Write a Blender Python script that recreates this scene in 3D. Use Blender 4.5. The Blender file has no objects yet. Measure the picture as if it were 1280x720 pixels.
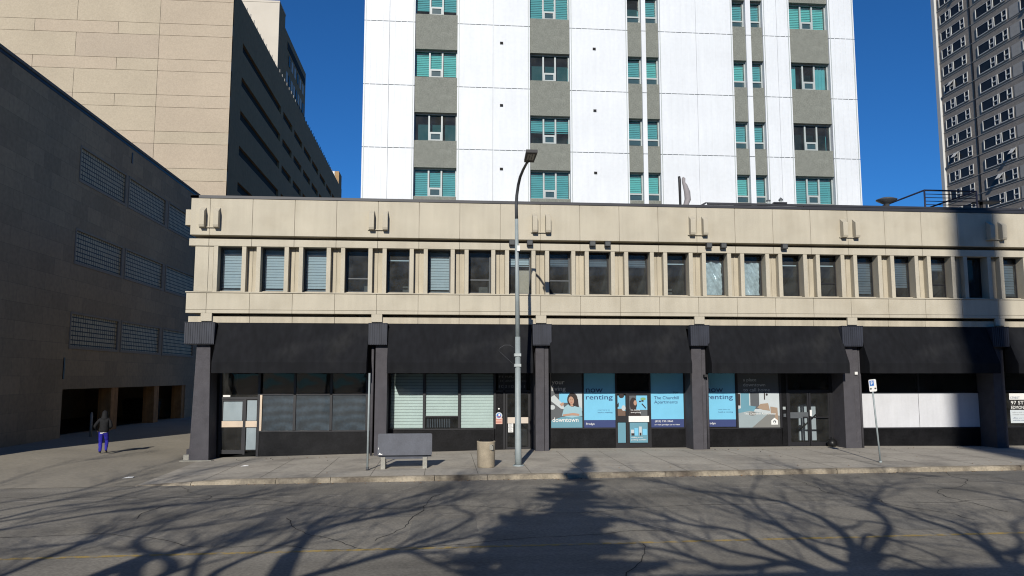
import bpy, bmesh, math, random
from mathutils import Vector, Matrix, noise
R = math.radians
random.seed(11)
sc = bpy.context.scene
COL = sc.collection
AZ, EL = R(12.2), R(26.0)          # sun: travels towards +X/+Y, this high
TA, TE, CA = math.tan(AZ), math.tan(EL), math.cos(AZ)

KA = .74
# ------------------------------------------------------------------ materials
def mat(name, c, rough=.85, var=.14, scale=2.5, fine=40, fvar=.10, spec=.25, metal=0, streak=0, bump=0, bscale=60, stain=None):
    c = tuple(q * KA for q in c)
    if stain: stain = tuple(q * KA for q in stain)
    m = bpy.data.materials.new(name); m.use_nodes = True
    nt = m.node_tree; N = nt.nodes; L = nt.links
    b = N['Principled BSDF']
    b.inputs['Roughness'].default_value = rough
    b.inputs['Metallic'].default_value = metal
    b.inputs['Specular IOR Level'].default_value = spec
    tc = N.new('ShaderNodeTexCoord')
    def nz(sc_, det, vec=None):
        n = N.new('ShaderNodeTexNoise'); n.inputs['Scale'].default_value = sc_; n.inputs['Detail'].default_value = det
        L.new(vec or tc.outputs['Object'], n.inputs['Vector']); return n.outputs['Fac']
    def mul(a, f):
        # a * (1 + f*(noise-.5)*2)
        mr = N.new('ShaderNodeMapRange'); mr.inputs['From Min'].default_value = .25; mr.inputs['From Max'].default_value = .75
        mr.inputs['To Min'].default_value = 1 - f; mr.inputs['To Max'].default_value = 1 + f
        L.new(a, mr.inputs['Value']); return mr.outputs[0]
    fac = mul(nz(scale, 5), var)
    def times(x, y):
        q = N.new('ShaderNodeMath'); q.operation = 'MULTIPLY'; L.new(x, q.inputs[0]); L.new(y, q.inputs[1]); return q.outputs[0]
    if fvar: fac = times(fac, mul(nz(fine, 3), fvar))
    if streak:
        mp = N.new('ShaderNodeMapping'); mp.inputs['Scale'].default_value = (3.2, 3.2, .22); L.new(tc.outputs['Object'], mp.inputs['Vector'])
        fac = times(fac, mul(nz(1.6, 6, mp.outputs[0]), streak))
    mx = N.new('ShaderNodeVectorMath'); mx.operation = 'SCALE'
    if stain:
        sm = N.new('ShaderNodeMix'); sm.data_type = 'RGBA'
        sm.inputs[6].default_value = (*c, 1); sm.inputs[7].default_value = (*stain, 1)
        mr = N.new('ShaderNodeMapRange'); mr.inputs['From Min'].default_value = .52; mr.inputs['From Max'].default_value = .72
        L.new(nz(scale * .7, 8), mr.inputs['Value']); L.new(mr.outputs[0], sm.inputs[0]); L.new(sm.outputs[2], mx.inputs[0])
    else: mx.inputs[0].default_value = c
    L.new(fac, mx.inputs['Scale']); L.new(mx.outputs[0], b.inputs['Base Color'])
    if bump:
        bp = N.new('ShaderNodeBump'); bp.inputs['Strength'].default_value = bump; bp.inputs['Distance'].default_value = .02
        L.new(nz(bscale, 4), bp.inputs['Height']); L.new(bp.outputs[0], b.inputs['Normal'])
    return m

def glass(name, tint, wob=.05, ior=1.5, wscale=1.3, dust=0):
    m = bpy.data.materials.new(name); m.use_nodes = True
    nt = m.node_tree; N = nt.nodes; L = nt.links
    N.remove(N['Principled BSDF']); out = N['Material Output']
    tr = N.new('ShaderNodeBsdfTransparent'); tr.inputs[0].default_value = (*tint, 1)
    gl = N.new('ShaderNodeBsdfGlossy'); gl.inputs['Roughness'].default_value = .03; gl.inputs[0].default_value = (.52, .49, .45, 1)
    fr = N.new('ShaderNodeFresnel'); fr.inputs[0].default_value = ior
    tc = N.new('ShaderNodeTexCoord'); nz = N.new('ShaderNodeTexNoise'); nz.inputs['Scale'].default_value = wscale; nz.inputs['Detail'].default_value = 1
    L.new(tc.outputs['Object'], nz.inputs['Vector'])
    bp = N.new('ShaderNodeBump'); bp.inputs['Strength'].default_value = wob; bp.inputs['Distance'].default_value = .1
    L.new(nz.outputs['Fac'], bp.inputs['Height']); L.new(bp.outputs[0], gl.inputs['Normal'])
    mx = N.new('ShaderNodeMixShader'); L.new(fr.outputs[0], mx.inputs[0]); L.new(tr.outputs[0], mx.inputs[1]); L.new(gl.outputs[0], mx.inputs[2])
    if dust:                                                         # a film of street dust on the pane
        df = N.new('ShaderNodeBsdfDiffuse'); df.inputs[0].default_value = (.42, .43, .42, 1)
        n2 = N.new('ShaderNodeTexNoise'); n2.inputs['Scale'].default_value = 2.2; n2.inputs['Detail'].default_value = 6; L.new(tc.outputs['Object'], n2.inputs['Vector'])
        mr = N.new('ShaderNodeMapRange'); mr.inputs['From Min'].default_value = .3; mr.inputs['From Max'].default_value = .7; mr.inputs['To Min'].default_value = dust * .5; mr.inputs['To Max'].default_value = dust * 1.5; L.new(n2.outputs['Fac'], mr.inputs[0])
        m2 = N.new('ShaderNodeMixShader'); L.new(mr.outputs[0], m2.inputs[0]); L.new(mx.outputs[0], m2.inputs[1]); L.new(df.outputs[0], m2.inputs[2]); L.new(m2.outputs[0], out.inputs[0])
    else: L.new(mx.outputs[0], out.inputs[0])
    return m

def flat(name, c, rough=.6, spec=.3):
    return mat(name, c, rough=rough, var=.04, fvar=.03, spec=spec)

M = {}
M['beige'] = mat('beige_concrete', (.51, .465, .37), var=.09, scale=.8, fine=30, fvar=.10, streak=.05, bump=.15, bscale=90, stain=(.445, .40, .31))
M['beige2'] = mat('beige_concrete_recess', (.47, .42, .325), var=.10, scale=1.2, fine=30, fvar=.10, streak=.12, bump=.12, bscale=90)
M['joint'] = mat('dark_joint', (.20, .175, .135))
M['flash'] = mat('dark_flashing', (.028, .029, .036), rough=.5, spec=.4)
M['pillar'] = mat('purple_grey_brick', (.074, .071, .080), var=.16, scale=3, fine=45, fvar=.3, bump=.25, bscale=45)
M['capmetal'] = mat('dark_ribbed_metal', (.032, .036, .05), rough=.55, streak=.3)
M['canvas'] = mat('black_canvas', (.0105, .0112, .0135), rough=.85, var=.2, scale=1.1, fine=120, fvar=.15, streak=.25, spec=.12, stain=(.019, .0195, .021))
M['tile'] = mat('black_stone', (.009, .009, .010), rough=.4, var=.5, scale=2, fine=22, fvar=.5, spec=.15, bump=.08, bscale=14)
M['alu_dark'] = mat('dark_aluminium', (.012, .012, .015), rough=.45, spec=.4)
M['alu'] = mat('pale_aluminium', (.40, .44, .44), rough=.45, spec=.4)
M['alu_grey'] = mat('grey_aluminium', (.10, .11, .12), rough=.45)
M['room'] = mat('dark_room', (.018, .018, .02)); M['room_up'] = mat('upper_room', (.13, .125, .115), var=.5, scale=1.5)
M['blind'] = mat('white_blind', (.62, .68, .70), var=.06, fvar=.04)
M['blind_grey'] = mat('grey_blind', (.16, .19, .22), var=.1, fvar=.04)
M['plastic'] = mat('plastic_sheet', (.72, .77, .77), rough=.22, var=.3, scale=6, spec=.6)
M['board'] = mat('white_board', (.62, .63, .66), var=.05, scale=1.3, fine=12, fvar=.03, streak=.05)
M['frost'] = flat('frosted_film', (.58, .63, .66))
M['tan_band'] = mat('pale_beige_panel', (.66, .54, .42), var=.08)
M['film'] = mat('grey_blue_film', (.030, .045, .062), rough=.35, var=.5, scale=2.2, fine=9, fvar=.25, spec=.5)
M['glass_up'] = glass('upper_window_glass', (.62, .70, .74), wob=.04, dust=.055)
M['glass_shop'] = glass('shop_window_glass', (.72, .76, .78), wob=.06, dust=.03)
M['white_clad'] = mat('white_cladding', (.70, .73, .765), rough=.5, var=.05, scale=.5, fine=6, fvar=.03, streak=.035)
M['spandrel'] = mat('grey_green_spandrel', (.205, .215, .19), var=.1, scale=3, fine=18, fvar=.22)
M['teal_glass'] = glass('teal_window_glass', (.34, .66, .69), wob=.03, dust=.04)
M['vent_black'] = mat('black_vent', (.02, .02, .02))
M['grey_panel'] = None
M['steel'] = mat('galvanised_steel', (.30, .345, .35), rough=.5, var=.12, scale=3, fine=30, fvar=.1, spec=.45, streak=.15)
M['steel_dark'] = mat('weathered_arm_steel', (.075, .08, .088), rough=.5)
M['lamp_body'] = mat('dark_lamp_housing', (.03, .03, .032), rough=.5)
M['lens'] = mat('lamp_lens', (.10, .10, .09), rough=.2, spec=.5)
M['kerbm'] = mat('worn_kerb_concrete', (.325, .28, .21), var=.4, scale=1.6, fine=14, fvar=.22, bump=.4, bscale=30, stain=(.11, .09, .07))
M['walk'] = mat('sidewalk_concrete', (.44, .405, .345), var=.14, scale=.6, fine=9, fvar=.14, bump=.15, bscale=40, stain=(.31, .285, .245))
M['alleym'] = mat('alley_concrete', (.32, .29, .235), var=.12, scale=.4, fine=8, fvar=.12, bump=.15, bscale=40)
M['benchp'] = mat('faded_grey_paint', (.088, .095, .116), rough=.6, var=.12, scale=3, fine=25, fvar=.12, streak=.1)
M['conc'] = mat('grey_concrete', (.33, .32, .28), var=.15, scale=5, fine=40, fvar=.15, bump=.3, bscale=60)
M['binm'] = mat('pebbled_concrete', (.40, .34, .25), var=.12, scale=4, fine=70, fvar=.28, bump=.4, bscale=90)
M['black'] = mat('black_plastic', (.012, .012, .013), rough=.4)
M['white'] = flat('white_paint', (.78, .78, .76))
M['sky_blue'] = flat('poster_blue', (.18, .52, .74))
M['navy'] = flat('poster_navy', (.035, .055, .17))
M['navy_text'] = flat('poster_navy_text', (.02, .05, .15))
M['sign_blue'] = flat('sign_blue', (.03, .17, .55))
M['black_paint'] = flat('black_paint', (.015, .015, .015))
M['grey_text'] = flat('faded_lettering', (.16, .16, .16))
M['red'] = flat('red_print', (.45, .12, .08))
M['pink'] = flat('pink_print', (.70, .42, .34))
M['skin'] = flat('skin_tone', (.45, .27, .19))
M['hair'] = flat('brown_hair', (.03, .02, .018))
M['shirt'] = flat('pale_teal_shirt', (.30, .48, .55))
M['ph_grey'] = flat('print_grey', (.10, .11, .12))
M['ph_brown'] = flat('print_brown', (.16, .10, .07))
M['ph_light'] = flat('print_light', (.50, .55, .57))
M['ph_wood'] = flat('print_wood', (.34, .25, .18))
M['ph_teal'] = flat('print_teal', (.13, .30, .38))
M['green'] = flat('print_green', (.20, .36, .16))
M['jacket'] = mat('charcoal_jacket', (.011, .0115, .013), var=.35, scale=14)
M['jeans'] = mat('bright_blue_trousers', (.028, .025, .32), var=.3, scale=10)
M['bark'] = mat('grey_bark', (.07, .058, .047), var=.3, scale=6)
M['needle'] = mat('spruce_needles', (.035, .06, .035), var=.4, scale=4)
M['asphalt_seam'] = mat('pale_joint_sealant', (.40, .38, .34), var=.5, scale=2)
M['crack'] = mat('dark_crack', (.03, .03, .03))
M['brownst'] = mat('brown_column', (.34, .19, .08), var=.25, scale=3, streak=.3)
M['dump'] = mat('dark_green_steel', (.015, .02, .018), rough=.5)
M['umbr'] = mat('pale_canvas', (.30, .28, .29), var=.1, scale=6)
M['brickfar'] = mat('far_brick', (.19, .16, .145), var=.1)
M['redbrick'] = mat('dark_red_brick', (.12, .075, .06), var=.2, scale=3)
M['far_white'] = flat('far_frame_and_glare', (.60, .60, .58))
M['far_glass'] = glass('far_window_glass', (.4, .45, .48), wob=.02)
M['ph_light2'] = flat('print_worktop', (.30, .36, .38)); M['ph_grey2'] = flat('print_floor', (.20, .20, .19)); M['tan_band2'] = flat('pale_push_band', (.62, .54, .46)); M['blind_shop'] = mat('pale_green_blind', (.78, .89, .83), var=.06, fvar=.04)
M['grey_cap'] = mat('grey_coping', (.16, .16, .155)); M['grey_frame'] = mat('grey_window_surround', (.27, .25, .22), var=.1); M['navy_steel'] = mat('dark_navy_steel', (.02, .022, .045), rough=.5); M['far_pane2'] = mat('dull_teal_pane', (.045, .085, .095), rough=.15, spec=.5); M['far_pane'] = mat('dark_far_pane', (.022, .024, .024), rough=.25, spec=.2, var=.5, scale=.6)
M['pent'] = mat('pale_stone', (.60, .55, .47), var=.05, scale=.4)

def swirl(m):                                                        # wavy rings varying the film's colour
    nt = m.node_tree; N = nt.nodes; L = nt.links; b = N['Principled BSDF']; src = b.inputs['Base Color'].links[0].from_socket
    tc = N.new('ShaderNodeTexCoord'); wv = N.new('ShaderNodeTexWave'); wv.wave_type = 'RINGS'; wv.rings_direction = 'Y'; wv.inputs['Scale'].default_value = .42; wv.inputs['Distortion'].default_value = 3.2; wv.inputs['Detail'].default_value = 2; wv.inputs['Detail Scale'].default_value = .7
    mp = N.new('ShaderNodeMapping'); mp.inputs['Location'].default_value = (-.2, 0, -.1); mp.inputs['Scale'].default_value = (1, 1, 2.2); L.new(tc.outputs['Object'], mp.inputs[0]); L.new(mp.outputs[0], wv.inputs['Vector'])
    mr = N.new('ShaderNodeMapRange'); mr.inputs['To Min'].default_value = .75; mr.inputs['To Max'].default_value = 1.6; L.new(wv.outputs['Fac'], mr.inputs[0])
    v = N.new('ShaderNodeVectorMath'); v.operation = 'SCALE'; L.new(src, v.inputs[0]); L.new(mr.outputs[0], v.inputs['Scale']); L.new(v.outputs[0], b.inputs['Base Color'])
swirl(M['film'])
def grid_mat(name, c, joint, bw, bh, mortar, axis, var=.12, offset=.5, bump=0, coffs=(0, 0), c2=None, fine=14, fvar=.10, rough=.85):
    """panel / block grid on a wall: axis 'x' for walls along X, 'y' for walls along Y"""
    m = mat(name, c, var=.06, scale=.35, fine=fine, fvar=fvar, rough=rough)
    nt = m.node_tree; N = nt.nodes; L = nt.links; b = N['Principled BSDF']
    src = b.inputs['Base Color'].links[0].from_socket
    tc = N.new('ShaderNodeTexCoord'); sp = N.new('ShaderNodeSeparateXYZ'); L.new(tc.outputs['Object'], sp.inputs[0])
    cb = N.new('ShaderNodeCombineXYZ')
    ad = N.new('ShaderNodeMath'); ad.inputs[1].default_value = coffs[0]; L.new(sp.outputs['X' if axis == 'x' else 'Y'], ad.inputs[0]); L.new(ad.outputs[0], cb.inputs[0])
    ad = N.new('ShaderNodeMath'); ad.inputs[1].default_value = coffs[1]; L.new(sp.outputs['Z'], ad.inputs[0]); L.new(ad.outputs[0], cb.inputs[1])
    br = N.new('ShaderNodeTexBrick'); L.new(cb.outputs[0], br.inputs['Vector'])
    br.inputs['Scale'].default_value = 1; br.inputs['Brick Width'].default_value = bw; br.inputs['Row Height'].default_value = bh
    br.inputs['Mortar Size'].default_value = mortar; br.inputs['Mortar Smooth'].default_value = .1; br.offset = offset
    br.inputs['Color1'].default_value = (1 - var, 1 - var, 1 - var, 1); br.inputs['Color2'].default_value = (1 + var, 1 + var, 1 + var * .8, 1)
    j = [joint[i] / max(c[i], 1e-4) for i in range(3)]
    br.inputs['Mortar'].default_value = (*j, 1)
    mm = N.new('ShaderNodeVectorMath'); mm.operation = 'MULTIPLY'
    L.new(src, mm.inputs[0]); L.new(br.outputs['Color'], mm.inputs[1]); L.new(mm.outputs[0], b.inputs['Base Color'])
    return m
M['greywall'] = grid_mat('grey_block_wall', (.32, .26, .185), (.25, .205, .15), 1.6, .8, .012, 'y', var=.12, fine=5, fvar=.12)
M['greywallx'] = grid_mat('grey_block_wall_front', (.155, .15, .145), (.11, .105, .10), 1.6, .8, .012, 'x', var=.12, fine=5, fvar=.12)
M['glassblock'] = grid_mat('glass_blocks', (.44, .38, .26), (.02, .02, .018), .27, .228, .030, 'y', var=.10, offset=0, rough=.6)
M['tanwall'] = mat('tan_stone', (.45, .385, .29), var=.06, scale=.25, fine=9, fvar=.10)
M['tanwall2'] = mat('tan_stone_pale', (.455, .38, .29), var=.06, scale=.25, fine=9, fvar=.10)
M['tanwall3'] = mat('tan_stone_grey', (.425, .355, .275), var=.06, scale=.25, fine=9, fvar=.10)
M['tanshade'] = mat('tan_stone_shade', (.38, .25, .13), var=.06, scale=.25, fine=2.2, fvar=.12)  # same tan stone, with the side's shade painted in as darker brown
M['tanjoint'] = mat('tan_joint', (.20, .165, .12))
M['slot'] = mat('dark_slot', (.02, .018, .016))
M['farbrick'] = grid_mat('grey_brown_brick', (.34, .30, .26), (.28, .25, .215), .6, .2, .02, 'y', var=.10, fine=3, fvar=.12)
M['farpier'] = mat('pale_brick_panel', (.42, .40, .37), var=.1)

# road: worn concrete with tyre-dark lanes, fine aggregate, patches
def road_mat():
    m = mat('worn_road', (.255, .236, .20), var=.17, scale=.5, fine=17, fvar=.26, bump=.35, bscale=70, stain=(.185, .173, .15))
    nt = m.node_tree; N = nt.nodes; L = nt.links; b = N['Principled BSDF']
    src = b.inputs['Base Color'].links[0].from_socket
    tc = N.new('ShaderNodeTexCoord'); mp = N.new('ShaderNodeMapping'); mp.inputs['Scale'].default_value = (.05, .9, 1); L.new(tc.outputs['Object'], mp.inputs[0])
    nz = N.new('ShaderNodeTexNoise'); nz.inputs['Scale'].default_value = 1; nz.inputs['Detail'].default_value = 5; L.new(mp.outputs[0], nz.inputs['Vector'])
    mr = N.new('ShaderNodeMapRange'); mr.inputs['From Min'].default_value = .3; mr.inputs['From Max'].default_value = .7; mr.inputs['To Min'].default_value = .82; mr.inputs['To Max'].default_value = 1.14
    L.new(nz.outputs['Fac'], mr.inputs[0])
    v = N.new('ShaderNodeVectorMath'); v.operation = 'SCALE'; L.new(src, v.inputs[0]); L.new(mr.outputs[0], v.inputs['Scale']); L.new(v.outputs[0], b.inputs['Base Color'])
    return m
M['road'] = road_mat(); M['patch'] = mat('road_patch', (.20, .19, .168), var=.15, scale=1.5, fine=22, fvar=.25)
def worn_paint(name, c, under, thr):
    m = mat(name, c, var=.2, scale=3, fine=30, fvar=.2)
    nt = m.node_tree; N = nt.nodes; L = nt.links; b = N['Principled BSDF']
    src = b.inputs['Base Color'].links[0].from_socket
    tc = N.new('ShaderNodeTexCoord'); nz = N.new('ShaderNodeTexNoise'); nz.inputs['Scale'].default_value = 6; nz.inputs['Detail'].default_value = 8; L.new(tc.outputs['Object'], nz.inputs['Vector'])
    mr = N.new('ShaderNodeMapRange'); mr.inputs['From Min'].default_value = thr - .08; mr.inputs['From Max'].default_value = thr + .08; L.new(nz.outputs['Fac'], mr.inputs[0])
    mx = N.new('ShaderNodeMix'); mx.data_type = 'RGBA'; mx.inputs[7].default_value = (*under, 1); L.new(mr.outputs[0], mx.inputs[0]); L.new(src, mx.inputs[6]); L.new(mx.outputs[2], b.inputs['Base Color'])
    return m
M['yellow'] = worn_paint('worn_yellow_paint', (.42, .30, .10), (.20, .185, .155), .54)
M['seam'] = worn_paint('worn_pale_seam', (.46, .43, .38), (.21, .20, .175), .50)

# ------------------------------------------------------------------ mesh builder
class MB:
    def __init__(s): s.v = []; s.f = []; s.m = []; s.s = []
    def add(s, vs, fs, m=0, smooth=False):
        o = len(s.v); s.v += [tuple(v) for v in vs]
        for f in fs: s.f.append([i + o for i in f]); s.m.append(m); s.s.append(smooth)
    def box(s, x0, x1, y0, y1, z0, z1, m=0):
        s.add([(x0, y0, z0), (x1, y0, z0), (x1, y1, z0), (x0, y1, z0), (x0, y0, z1), (x1, y0, z1), (x1, y1, z1), (x0, y1, z1)],
              [(0, 3, 2, 1), (4, 5, 6, 7), (0, 1, 5, 4), (1, 2, 6, 5), (2, 3, 7, 6), (3, 0, 4, 7)], m)
    def poly(s, pts, m=0): s.add(pts, [list(range(len(pts)))], m)
    def rectf(s, x0, x1, z0, z1, y, m=0): s.poly([(x0, y, z0), (x1, y, z0), (x1, y, z1), (x0, y, z1)], m)   # facing -Y
    def prism_x(s, prof, x0, x1, m=0):
        n = len(prof); vs = [(x0, y, z) for y, z in prof] + [(x1, y, z) for y, z in prof]
        s.add(vs, [list(range(n))[::-1], list(range(n, 2 * n))] + [(i, (i + 1) % n, n + (i + 1) % n, n + i) for i in range(n)], m)
    def tube(s, path, rad, n=8, m=0, cap=True, smooth=True):
        P = [Vector(p) for p in path]; vs = []
        if not isinstance(rad, (list, tuple)): rad = [rad] * len(P)
        up = Vector((0.31, .2, .93)).normalized()
        for i, p in enumerate(P):
            d = (P[min(i + 1, len(P) - 1)] - P[max(i - 1, 0)])
            if d.length < 1e-6: d = Vector((0, 0, 1))
            d.normalize(); a = d.cross(up if abs(d.dot(up)) < .97 else Vector((1, 0, 0))).normalized(); b = d.cross(a)
            for k in range(n):
                t = 2 * math.pi * k / n; vs.append(p + (a * math.cos(t) + b * math.sin(t)) * rad[i])
        fs = []
        for i in range(len(P) - 1):
            for k in range(n): fs.append((i * n + k, i * n + (k + 1) % n, (i + 1) * n + (k + 1) % n, (i + 1) * n + k))
        s.add(vs, fs, m, smooth)
        if cap:
            o = len(s.v) - len(vs)
            s.f.append([o + k for k in range(n)][::-1]); s.m.append(m); s.s.append(False)
            s.f.append([o + (len(P) - 1) * n + k for k in range(n)]); s.m.append(m); s.s.append(False)
    def lathe(s, prof, cx, cy, n=24, m=0):
        vs = [(cx + r * math.cos(2 * math.pi * k / n), cy + r * math.sin(2 * math.pi * k / n), z) for r, z in prof for k in range(n)]
        s.add(vs, [(i * n + k, i * n + (k + 1) % n, (i + 1) * n + (k + 1) % n, (i + 1) * n + k) for i in range(len(prof) - 1) for k in range(n)], m, True)
    def disc(s, x, z, r, y, m=0, n=20, a0=0, a1=2 * math.pi):
        s.poly([(x + r * math.cos(a0 + (a1 - a0) * k / n), y, z + r * math.sin(a0 + (a1 - a0) * k / n)) for k in range(n if a1 - a0 > 6.2 else n + 1)], m)
    def build(s, name, mats, parent=None, loc=None, bevel=0):
        if not isinstance(mats, (list, tuple)): mats = [mats]
        pl = W.get(parent.name, Vector()) if parent else Vector()
        loc = Vector(loc) if loc is not None else (pl if parent else Vector())
        me = bpy.data.meshes.new(name)
        me.from_pydata([(v[0] - loc.x, v[1] - loc.y, v[2] - loc.z) for v in s.v], [], s.f)
        for mm in mats: me.materials.append(mm)
        me.polygons.foreach_set('material_index', s.m); me.polygons.foreach_set('use_smooth', s.s)
        me.update()
        o = bpy.data.objects.new(name, me); COL.objects.link(o); W[o.name] = loc
        if parent: o.parent = parent; o.location = loc - pl
        else: o.location = loc
        if bevel:
            b = o.modifiers.new('edge', 'BEVEL'); b.width = bevel; b.segments = 2; b.limit_method = 'ANGLE'
        return o
W = {}
def thing(name, loc, label, cat, group=None):
    o = bpy.data.objects.new(name, None); COL.objects.link(o); o.location = loc; W[o.name] = Vector(loc)
    o.empty_display_size = .3
    o['label'] = label; o['category'] = cat
    if group: o['group'] = group
    return o
def tag(o, label=None, cat=None, group=None, kind=None):
    if label: o['label'] = label
    if cat: o['category'] = cat
    if group: o['group'] = group
    if kind: o['kind'] = kind
    return o
def copy_tree(o, parent=None, loc=None):
    c = o.copy(); COL.objects.link(c)
    if parent: c.parent = parent
    if loc is not None:
        pl = W.get(parent.name, Vector()) if parent else Vector(); c.location = Vector(loc) - pl; W[c.name] = Vector(loc)
    for ch in list(o.children): copy_tree(ch, c)
    return c
def text(body, x0, z0, y, h, width=None, name='lettering', m=None, parent=None, bold=.0, align='l'):
    """flat lettering standing on the plane y, cap height h, fitted to a width"""
    cu = bpy.data.curves.new('t', 'FONT'); cu.body = body; cu.size = 1; cu.offset = bold; cu.resolution_u = 3
    to = bpy.data.objects.new('t', cu); COL.objects.link(to)
    dg = bpy.context.evaluated_depsgraph_get(); me = bpy.data.meshes.new_from_object(to.evaluated_get(dg))
    bpy.data.objects.remove(to); bpy.data.curves.remove(cu)
    xs = [v.co.x for v in me.vertices]; xa, xb = min(xs), max(xs)
    sx = (width / (xb - xa)) if width else h / .72
    sz = h / .72
    off = 0 if align == 'l' else -(xb - xa) * sx / 2
    vs = [(x0 + off + (v.co.x - xa) * sx, y, z0 + v.co.y * sz) for v in me.vertices]
    fs = [list(p.vertices) for p in me.polygons]; bpy.data.meshes.remove(me)
    mb = MB(); mb.add(vs, fs); return mb.build(name, m, parent)

# ------------------------------------------------------------------ ground heights
GS = .0066
def lerp(a, b, t): return a + (b - a) * t
def cl(t): return max(0., min(1., t))
def road_z(x): return GS * (max(-150, min(150, x)) - 10) - .15
AP = [(-60, -.15), (-1, -.13), (0, -.13), (6.8, 0), (13.6, .14), (20.3, .14), (27, .15), (33.8, .10), (60, .12)]
def A(x):
    for (xa, za), (xb, zb) in zip(AP, AP[1:]):
        if x <= xb: return lerp(za, zb, cl((x - xa) / (xb - xa)))
    return AP[-1][1]
KY = -6.75
def walk_z(x, y):
    k = road_z(x) + .008 + .139 * cl((x - .2) / 2.6)
    z = lerp(k, A(x), cl((y - KY) / (0 - KY)))
    s = cl((-2 - x) / 7); z += .33 * s * s * (3 - 2 * s) * cl((y - KY) / 8)
    return z
def sheet(name, xs, ys, zf, m, kind='structure', dz=0):
    mb = MB(); nx = len(xs); vs = [(x, y, zf(x, y) + dz) for y in ys for x in xs]
    mb.add(vs, [(j * nx + i, j * nx + i + 1, (j + 1) * nx + i + 1, (j + 1) * nx + i) for j in range(len(ys) - 1) for i in range(nx - 1)])
    return tag(mb.build(name, m), kind=kind)
def fr(a, b, n): return [a + (b - a) * i / n for i in range(n + 1)]

# ------------------------------------------------------------------ setting: ground, road, kerb, pavements
sheet('ground', [-1500, 1500], [-1500, 1500], lambda x, y: -1.9, mat('far_ground', (.16, .15, .13)))
sheet('road', fr(-150, 150, 60), [-29.5, -25, -20, -15, -10, KY + .6], lambda x, y: road_z(x), M['road'])
sheet('pavement', fr(-150, 150, 60), [-150, -60, -29.5], lambda x, y: road_z(x) + .14, M['walk'])
sheet('road_line', fr(-60, 70, 60), [-16.86, -16.70], lambda x, y: road_z(x) + .004, M['yellow'])
sheet('road_seam', fr(-40, 70, 60), [-9.55, -9.49], lambda x, y: road_z(x) + .004, M['seam'])
sheet('road_seam', fr(.6, 45, 60), [-13.06, -13.02], lambda x, y: road_z(x) + .004, M['seam'])
for (xa, ya, xb, yb, w) in ((15.6, -6.9, 16.75, -9.5, .05), (22.3, -6.9, 24.2, -9.5, .05), (13.2, -13.2, 14.9, -16.6, .05), (9.2, -6.9, 7.9, -9.5, .03), (16.6, -13.2, 18, -15.6, .04)):
    mb = MB(); mb.poly([(xa, ya, road_z(xa) + .0045), (xb, yb, road_z(xb) + .0045), (xb + w, yb, road_z(xb) + .0045), (xa + w, ya, road_z(xa) + .0045)]); tag(mb.build('road_seam', M['seam']), kind='structure')
rc_ = random.Random(9)
def ribbon(name, pts, w, m, dz=.0046):
    mb = MB(); vs = []
    for i, (x, y) in enumerate(pts):
        a, b = pts[max(0, i - 1)], pts[min(len(pts) - 1, i + 1)]; d = Vector((b[0] - a[0], b[1] - a[1])).normalized(); ww = w * rc_.uniform(.5, 1.3)
        for s in (-1, 1): vs.append((x - d.y * ww * s, y + d.x * ww * s, road_z(x) + dz))
    mb.add(vs, [(2 * i, 2 * i + 2, 2 * i + 3, 2 * i + 1) for i in range(len(pts) - 1)]); return tag(mb.build(name, m), kind='structure')
def wander(x, y, dx, dy, n, st, wob):
    o = [(x, y)]; a = math.atan2(dy, dx)
    for _ in range(n): a += rc_.uniform(-wob, wob); a = a * .8 + math.atan2(dy, dx) * .2; o.append((o[-1][0] + math.cos(a) * st, o[-1][1] + math.sin(a) * st))
    return [q for q in o if -29 < q[1] < KY - .05]
for x, y, dx, dy, n in ((-6, -8.2, 1, .05, 60), (4, -11.2, 1, -.03, 70), (18, -12.0, 1, .06, 70), (-2, -15.2, 1, 0, 80), (24, -8.3, 1, 0, 50), (1.5, -7, .2, -1, 30), (9.5, -9.6, -.1, -1, 30), (13.5, -16.9, .3, -1, 20), (20.5, -7, .1, -1, 40), (26.5, -7, -.2, -1, 40), (31, -7, .1, -1, 34), (5.8, -13, .1, -1, 20)):
    ribbon('road_crack', wander(x, y, dx, dy, n, .22, .5), .011, M['crack'])
for x0, x1, y0, y1 in ((2.2, 4.1, -8.9, -7.3), (27.2, 30.0, -9.3, -7.0), (8.8, 10.3, -15.9, -13.6), (19.4, 20.6, -16.2, -14.9), (-5.5, -3.6, -11.8, -10.4)):
    mb = MB(); n = 24; pts = []
    for k in range(n):
        t_ = 2 * math.pi * k / n; q = max(abs(math.cos(t_)), abs(math.sin(t_))); j = rc_.uniform(.94, 1.04)
        pts.append(((x0 + x1) / 2 + math.cos(t_) / q * (x1 - x0) / 2 * j, (y0 + y1) / 2 + math.sin(t_) / q * (y1 - y0) / 2 * j))
    mb.poly([(x, y, road_z(x) + .0035) for x, y in pts]); tag(mb.build('road_patch', M['patch']), kind='structure')
xs = fr(.0, 48, 64)
sheet('sidewalk', xs, fr(KY + .28, 0, 8) + [.5, 1.2], walk_z, M['walk'])
sheet('alley', fr(-60, -13, 20)[:-1] + fr(-13, 0, 16), fr(KY, 0, 8) + fr(2, 45, 20), walk_z, M['alleym'])
mb = MB()                                                           # sidewalk joints: shallow dark lines scored in the slabs
for i in range(1, 27):
    x = i * 1.75 + .2
    for ya, yb in zip(fr(KY + .3, -.1, 6), fr(KY + .3, -.1, 6)[1:]):
        mb.poly([(x, ya, walk_z(x, ya) + .004), (x + .018, ya, walk_z(x, ya) + .004), (x + .018, yb, walk_z(x, yb) + .004), (x, yb, walk_z(x, yb) + .004)])
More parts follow.
